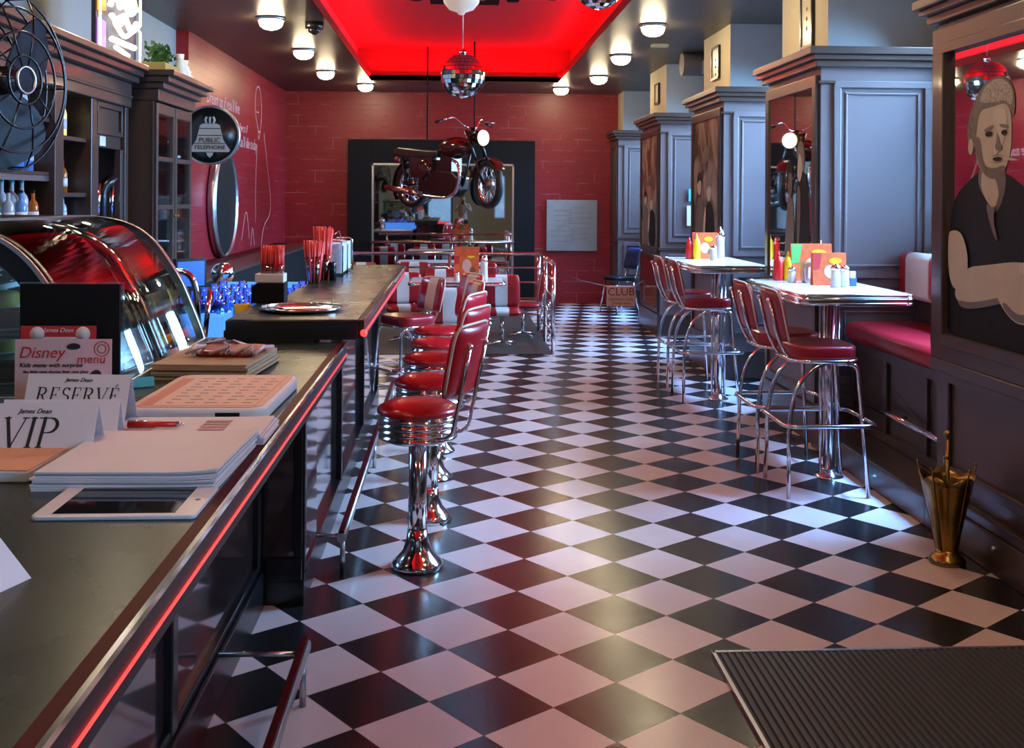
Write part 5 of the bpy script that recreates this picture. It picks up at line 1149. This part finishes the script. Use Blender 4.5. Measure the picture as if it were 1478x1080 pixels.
t = thing('glazed_corner_cabinet', 'projecting brown cabinet with two tall glazed doors at the end of the back bar', 'cabinet', (-2.35, 7.85, 0))
def r7(mb): mb.v = [(v[0]+2.35, v[1]-7.85, v[2]) for v in mb.v]; return mb
m = B(-2.74, -2.70, 7.32, 8.32, 0, 2.34); m.box(-2.74, -2.02, 7.32, 7.36, 0, 2.34); m.box(-2.74, -2.02, 8.28, 8.32, 0, 2.34); m.box(-2.74, -2.02, 7.32, 8.32, 2.30, 2.34); m.box(-2.74, -2.02, 7.32, 8.32, 0, .9)
build(r7(m), 'carcass', WOOD, t, bev=.004); m = MB()
for (o, a, b) in ((.14, 2.44, 2.48), (.10, 2.40, 2.44), (.06, 2.36, 2.40), (.02, 2.28, 2.36)): m.box(-2.74, -2.0+o, 7.32-o*.6, 8.32+o*.6, a, b)
build(r7(m), 'cornice', WOOD, t, bev=.006)
for a in (7.34, 7.83):
    m = MB()
    for q in ((a, a+.05, .92, 2.27), (a+.42, a+.47, .92, 2.27), (a+.05, a+.42, .92, .98), (a+.05, a+.42, 2.2, 2.27), (a+.05, a+.42, 1.55, 1.58), (a+.05, a+.42, 1.88, 1.91)): m.box(-2.03, -2.0, *q)
    d = build(r7(m), 'door', WOOD, t, bev=.003); build(r7(B(-2.018, -2.012, a+.05, a+.42, .98, 2.2)), 'door_glass', CASEGL, d); build(r7(MB().ball((-1.99, a+(.44 if a < 7.5 else .03), 1.5), .012, 8, 6)), 'door_knob', BRASS, d)
for z in (1.25, 1.57, 1.9): build(r7(B(-2.70, -2.06, 7.36, 8.28, z-.02, z)), 'inner_shelf', WOOD, t)
# bottles
protos = {}
def bot(kind, x, y, z, h, lab, grp, name='liquor_bottle', cat='bottle', cap=BLACKM):
    key = (kind.name, round(h, 3), cap.name)
    if key not in protos:
        t = thing(name, lab, cat, (x, y, z), 0, grp); r = h*.145
        build(MB().lathe([(0,0),(r,0),(r,h*.55),(r*.8,h*.66),(r*.36,h*.74),(r*.34,h*.93),(0,h*.93)], 14), 'bottle_body', kind, t)
        build(MB().lathe([(r*.4,h*.93),(r*.4,h),(0,h)], 10), 'cap', cap, t); build(MB().lathe([(r*1.02,h*.18),(r*1.02,h*.42)], 14), 'bottle_label', WHITE, t); protos[key] = t; return t
    return dup(protos[key], (x, y, z), 0, lab, grp)
KN = [(GREENGL, 'green'), (AMBER, 'amber'), (CLEARB, 'clear'), (DARKGL, 'dark'), (BLUEGL, 'blue')]
for s_, (z, hh, nm) in enumerate(((1.77, .25, 'middle shelf'), (2.06, .26, 'upper shelf'))):
    for k in range(12):
        y = 4.55 + k*.115; mt, cn = KN[(k*3+s_) % 5]
        bot(mt, -2.30, y, z, hh + .02*((k*7) % 3), '%s bottle on the %s of the back bar behind the cage fan' % (cn, nm), 'bottles on the back bar shelves')
bot(BLUEGL, -2.24, 5.74, 1.77, .30, 'tall pale blue bottle at the right end of the middle shelf of the back bar', 'tall blue bottles'); bot(BLUEGL, -2.24, 5.62, 1.77, .30, 'tall pale blue bottle second from the right on the middle shelf of the back bar', 'tall blue bottles')
for k in range(15):
    if 4.28 < 3.95 + k*.125 < 4.52: continue
    bot(CLEARB, -2.24, 3.95 + k*.125, 1.48, .245, 'clear bottle with a turquoise cap in the front row under the lowest shelf', 'clear bottles with turquoise caps', cap=TEAL)
for k in range(6): bot(KN[(k*2+1) % 5][0], -2.19, 4.95 + k*.155, 1.48, .19, 'small %s bottle standing low on the back bar ledge' % KN[(k*2+1) % 5][1], 'small bottles on the ledge')
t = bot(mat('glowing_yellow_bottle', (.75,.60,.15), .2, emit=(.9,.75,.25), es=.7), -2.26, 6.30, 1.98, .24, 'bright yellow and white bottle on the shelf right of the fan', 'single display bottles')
for y, kd, lab in ((6.15, CLEARB, 'clear'), (6.27, GREENGL, 'green'), (6.39, AMBER, 'amber')): bot(kd, -2.28, y, 1.66, .20, '%s bottle on the small shelf below the bright yellow bottle' % lab, 'bottles on the narrow shelf')
for k, (kd, cn) in enumerate(((GREENGL, 'green'), (DARKGL, 'dark'), (AMBER, 'amber'), (CLEARB, 'clear'))): bot(kd, -2.28, 6.10+k*.10, 1.48, .16, '%s miniature bottle at the foot of the narrow shelf bay' % cn, 'miniature bottles')
for k, (a, b) in enumerate(((7.5, 1.9), (7.65, 1.9), (7.95, 1.57), (8.1, 1.9), (7.5, 1.57), (8.12, 1.25))): bot(KN[k % 5][0], -2.25, a, b, .22, '%s bottle behind the glass of the corner cabinet' % KN[k % 5][1], 'bottles in the corner cabinet')
t = thing('beer_tap_tower', 'dark curved beer tap with chrome handles in the mirrored niche', 'beer tap', (-2.22, 6.9, .94))
build(MB().tube(fillet([(0,0,0),(0,0,.75),(.06,.06,.82)], .05), .035, 12), 'column', BLACK, t)
for s in (-.14, .12): build(MB().tube([(.02, s, .55), (.03, s, .78)], .013, 8), 'handle', CHROME, t)
tag(build(B(-.02,.02,-.75,.95,0,.03), 'hanging_glass_rail', STEEL, loc=(-2.2, 5.0, 1.72)), 'steel glass rail under the middle shelf of the back bar', 'rail')
struct(B(-2.74, -2.30, 7.32, 10.7, 2.5, 2.5001), 'trim_9', WOODD) if False else None
# neon sign
t = thing('neon_sign', 'bright yellow and white neon sign standing on top of the back bar', 'neon sign', (-2.22, 7.30, 2.505), 0)
out_ = [(-.26, .02), (.20, .02), (.20, .28), (.17, .30), (.20, .33), (.20, .58), (.12, .62), (.08, .78), (-.02, .86), (-.12, .84), (-.18, .72), (-.26, .62)]
fr = Matrix.Rotation(1.40, 4, 'Z') @ Matrix.Diagonal((1.2, 1, .92, 1))
m = MB(); m.T = fr; m.prism(out_, .02, .05, 'XZ'); build(m, 'back_board', mat('sign_backing', (.05,.04,.08), .4), t)
m = MB(); m.T = fr; m.tube([(a, -.01, b) for a, b in out_], .008, 8, closed=True); build(m, 'outline_tube', mat('neon_yellow', (1,.9,.4), .3, emit=(1,.86,.30), es=2.6), t)
m = MB(); m.T = fr; m.tube(fillet([(-.10,-.015,.50),(0,-.015,.62),(.10,-.015,.52),(.12,-.015,.40),(-.02,-.015,.36),(-.12,-.015,.30),(0,-.015,.2),(.12,-.015,.28)], .04), .016, 8); m.tube(fillet([(-.16,-.015,.40),(-.10,-.015,.56),(-.05,-.015,.40),(0,-.015,.54),(.04,-.015,.40),(.09,-.015,.54),(.14,-.015,.42)], .02), .018, 8); m.tube(fillet([(-.15,-.015,.34),(-.05,-.015,.28),(.0,-.015,.36),(.08,-.015,.26),(.15,-.015,.34)], .02), .018, 8); m.tube([(-.14,-.015,.17),(.12,-.015,.15)], .022, 8); m.tube([(-.1,-.015,.12),(.05,-.015,.08)], .016, 8); build(m, 'script_tube', mat('neon_white', (1,.95,.8), .3, emit=(1,.95,.75), es=2.8), t)
m = MB(); m.T = fr
m.m = 0; m.prism([(-.25,.35),(-.18,.36),(-.18,.60),(-.25,.58)], .0, .018, 'XZ'); m.prism([(-.04,.60),(.06,.58),(.05,.66),(-.02,.68)], .0, .018, 'XZ')
m.m = 1; m.prism([(-.25,.10),(-.18,.08),(-.18,.28),(-.25,.30)], .0, .018, 'XZ'); m.prism([(-.12,.70),(-.04,.70),(-.06,.80),(-.12,.78)], .0, .018, 'XZ'); m.m = 2; m.prism([(0,.70),(.07,.68),(.05,.78),(0,.80)], .0, .018, 'XZ')
build(m, 'coloured_panels', [mat('neon_orange', (.8,.2,.05), .3, emit=(1,.25,.04), es=1.2), mat('neon_violet', (.3,.2,.6), .3, emit=(.4,.25,.9), es=1.0), mat('neon_pale', (.8,.8,.8), .3, emit=(.8,.85,1), es=1.4)], t)
build(B(-.12, .10, -.05, .05, 0, .02), 'foot', STEEL, t)
# plants and jars on the corner cabinet
t = thing('planter_box', 'long yellowish box of small green plants on top of the corner cabinet', 'planter', (-2.10, 7.86, 2.48)); build(B(-.09, .09, -.28, .12, 0, .09), 'box', mat('ochre_box', (.30,.22,.06), .6), t, bev=.006)
for q in range(4):
    m = MB(); yy = -.24+q*.11
    for k in range(45):
        a = random.uniform(0, 2*PI); r = random.uniform(0, .07); p = Vector((r*math.cos(a), yy+r*math.sin(a), .10+random.uniform(0,.13))); d = Vector((random.uniform(-1,1), random.uniform(-1,1), 1)).normalized()*.022; e = d.cross(Vector((.3,1,0))).normalized()*.012; m.add([p-d, p+e, p+d, p-e], [(0,1,2,3)])
    build(m, 'small_plant', GREEN, t)
for y, h, mt, lab in ((8.02, .20, CLEARB, 'pale glass carafe beside the planter on the corner cabinet'), (8.14, .17, GREYV, 'whitish jug at the right end of the corner cabinet top'), (8.24, .10, CREAM, 'low cream jar at the end of the corner cabinet top')):
    tag(build(MB().lathe([(0,0),(.045,0),(.055,h*.3),(.04,h*.6),(.025,h*.8),(.03,h),(0,h)], 18), 'jar', mt, loc=(-2.02, y, 2.48)), lab, 'jar')
# cage fan
t = thing('cage_fan', 'large dark industrial cage fan mounted in front of the back bar shelves', 'fan', (-1.95, 4.6, 2.12), .0)
FR = Matrix.Rotation(math.radians(-17), 4, 'Z')
def fT(m): m.T = FR; return m
m = fT(MB())
for r, x in ((.375, .0), (.375, .10), (.30, .15), (.20, .175), (.10, .185), (.30, -.07), (.2, -.09)): m.tube([(x, r*math.cos(2*PI*k/40), r*math.sin(2*PI*k/40)) for k in range(40)], .0055, 6, closed=True)
for k in range(10):
    a = 2*PI*k/10; c_, s_ = math.cos(a), math.sin(a); m.tube([(.185, .05*c_, .05*s_), (.175, .2*c_, .2*s_), (.15, .3*c_, .3*s_), (.10, .375*c_, .375*s_), (0, .375*c_, .375*s_), (-.07, .3*c_, .3*s_), (-.1, .1*c_, .1*s_)], .004, 5)
build(m, 'cage', BLACK, t)
DB = mat('dark_slate_blade', (.022,.028,.040), .4)
for k, a in enumerate((-72, 35, 165)):
    m = MB(); m.T = FR @ Matrix.Translation((.06, 0, 0)) @ Matrix.Rotation(math.radians(a), 4, 'X') @ Matrix.Rotation(.35, 4, 'Y')
    m.prism(smooth_poly([(.04,-.04),(.12,-.15),(.26,-.20),(.36,-.12),(.365,.02),(.32,.15),(.18,.16),(.05,.06)]), -.004, .004, 'YZ'); build(m, 'blade', DB, t)
m = fT(MB()); m.lathe([(0,.12),(.05,.12),(.06,.10),(.06,-.02),(.09,-.05),(.09,-.20),(0,-.22)], 24, axis='X'); build(m, 'motor', BLACK, t)
m = fT(MB()); m.lathe([(.050,.195),(.060,.195),(.060,.18),(.050,.18),(.050,.195)], 28, axis='X'); build(m, 'badge_ring', STEEL, t)
m = MB().tube([(-.10, 0, -.12), (-.10, .02, .36)], .018); build(m, 'wall_bracket', BLACK, t)

# ================================================================ BEHIND THE PHOTOGRAPHER (seen in the wall mirror)
t = thing('side_counter', 'short counter with a red light strip seen only in the wall mirror', 'counter', (-1.4, -1.6, 0))
build(B(-1.2, 1.2, -.3, .3, .78, .84), 'top', CTOP, t, bev=.004); build(B(-1.15, 1.15, -.25, .22, 0, .78), 'base', PANEL, t); build(B(-1.2, 1.2, .30, .306, .79, .82), 'light_strip', NEON, t)
def person(lab, loc, rz, shirt, trousers, hair_m, arms='phone'):
    t = thing('person', lab, 'person', loc, rz)
    SK = mat('skin', (.50, .30, .21), .5)
    J = {'pel': (0,0,.95), 'w': (0,.0,1.08), 'ch': (0,.0,1.28), 'nk': (0,0,1.46), 'hd0': (0,.01,1.53), 'hd': (0,.02,1.62), 'hd1': (0,.015,1.70)}
    V = []; E_ = []; Rr = []
    def v(p, r): V.append(p); Rr.append(r); return len(V)-1
    pel = v((0,0,.95), .14); w = v((0,0,1.10), .125); ch = v((0,0,1.30), .15); nk = v((0,0,1.46), .058); h0 = v((0,.015,1.54), .075); h1 = v((0,.02,1.62), .09); h2 = v((0,.01,1.70), .07)
    E_ += [(pel,w),(w,ch),(ch,nk),(nk,h0),(h0,h1),(h1,h2)]
    for s in (-1, 1):
        hp = v((s*.09,0,.90), .095); kn = v((s*.11,.02,.50), .062); an = v((s*.12,-.01,.10), .042); ft = v((s*.13,.12,.04), .038); E_ += [(pel,hp),(hp,kn),(kn,an),(an,ft)]
        sh = v((s*.18,0,1.40), .065)
        if arms == 'phone': el = v((s*.24,.10,1.20), .045); wr = v((s*.08,.30,1.36), .030); hn = v((s*.05,.34,1.42), .034)
        else: el = v((s*.26,-.02,1.14), .045); wr = v((s*.25,.08,.92), .030); hn = v((s*.24,.10,.84), .034)
        E_ += [(ch,sh),(sh,el),(el,wr),(wr,hn)]
        for k in range(4):
            fx = s*.05 if arms == 'phone' else s*.24; b = V[hn]; q = v((b[0]+(k-1.5)*.018, b[1]+.01, b[2]+(.045 if arms == 'phone' else -.05)), .009); E_.append((hn,q))
        b = V[hn]; q = v((b[0]-s*.04, b[1]+.02, b[2]+.0), .010); E_.append((hn,q))
    me = bpy.data.meshes.new('body'); me.from_pydata(V, E_, []); o = bpy.data.objects.new('body', me); C.objects.link(o); o.parent = t
    md = o.modifiers.new('skin', 'SKIN'); md.use_smooth_shade = True
    for i, sv in enumerate(me.skin_vertices[0].data): sv.radius = (Rr[i], Rr[i]*(.72 if i in (0,1,2) else 1)); sv.use_root = (i == 0)
    sb = o.modifiers.new('sub', 'SUBSURF'); sb.levels = 1; sb.render_levels = 2
    m = MB(); m.T = None
    bpy.context.view_layer.update()
    dg = bpy.context.evaluated_depsgraph_get(); me2 = bpy.data.meshes.new_from_object(o.evaluated_get(dg)); o.modifiers.clear(); o.data = me2
    for mm in (SK, shirt, trousers): me2.materials.append(mm)
    for p in me2.polygons:
        c = p.center; z = c.z; p.use_smooth = True
        p.material_index = 2 if z < .98 and abs(c.x) < .22 else (1 if z < 1.47 and not (c.y > .2 and arms == 'phone') and not (abs(c.x) > .2 and z < 1.0) else 0)
    build(MB().ball((0, -.012, 1.655), .098, 18, 12, .92, 1.0, .95), 'hair', hair_m, t)
    m = MB()
    for s in (-1, 1): m.ball((s*.032, .098, 1.625), .011, 8, 6)
    build(m, 'eyes', INK, t); m = MB().ball((0, .112, 1.600), .014, 8, 6, .8, 1, 1.3); m.ball((-.088, .01, 1.61), .018, 8, 6, .5, .8, 1.3); m.ball((.088, .01, 1.61), .018, 8, 6, .5, .8, 1.3); build(m, 'nose_and_ears', SK, t)
    build(MB().ball((0, .100, 1.565), .018, 8, 6, 1.2, .4, .3), 'mouth', REDB, t)
    return t
person('person in a pale shirt holding up a phone, seen only in the wall mirror', (.22, -.42, 0), 0, mat('pale_shirt', (.45,.33,.30), .7), BLACKM, mat('brown_hair', (.05,.03,.02), .5))
p_ = tag(build(B(-.04, .04, -.005, .005, 0, .15), 'mobile_phone', BLACK, loc=(.22, -.045, 1.40)), 'dark phone held up by the person in the pale shirt, seen in the mirror', 'phone')
person('person in dark clothes standing near the counter, seen only in the wall mirror', (-1.15, -.75, 0), -.4, BLACKM, mat('dark_jeans', (.02,.025,.05), .7), BLACK, arms='down')
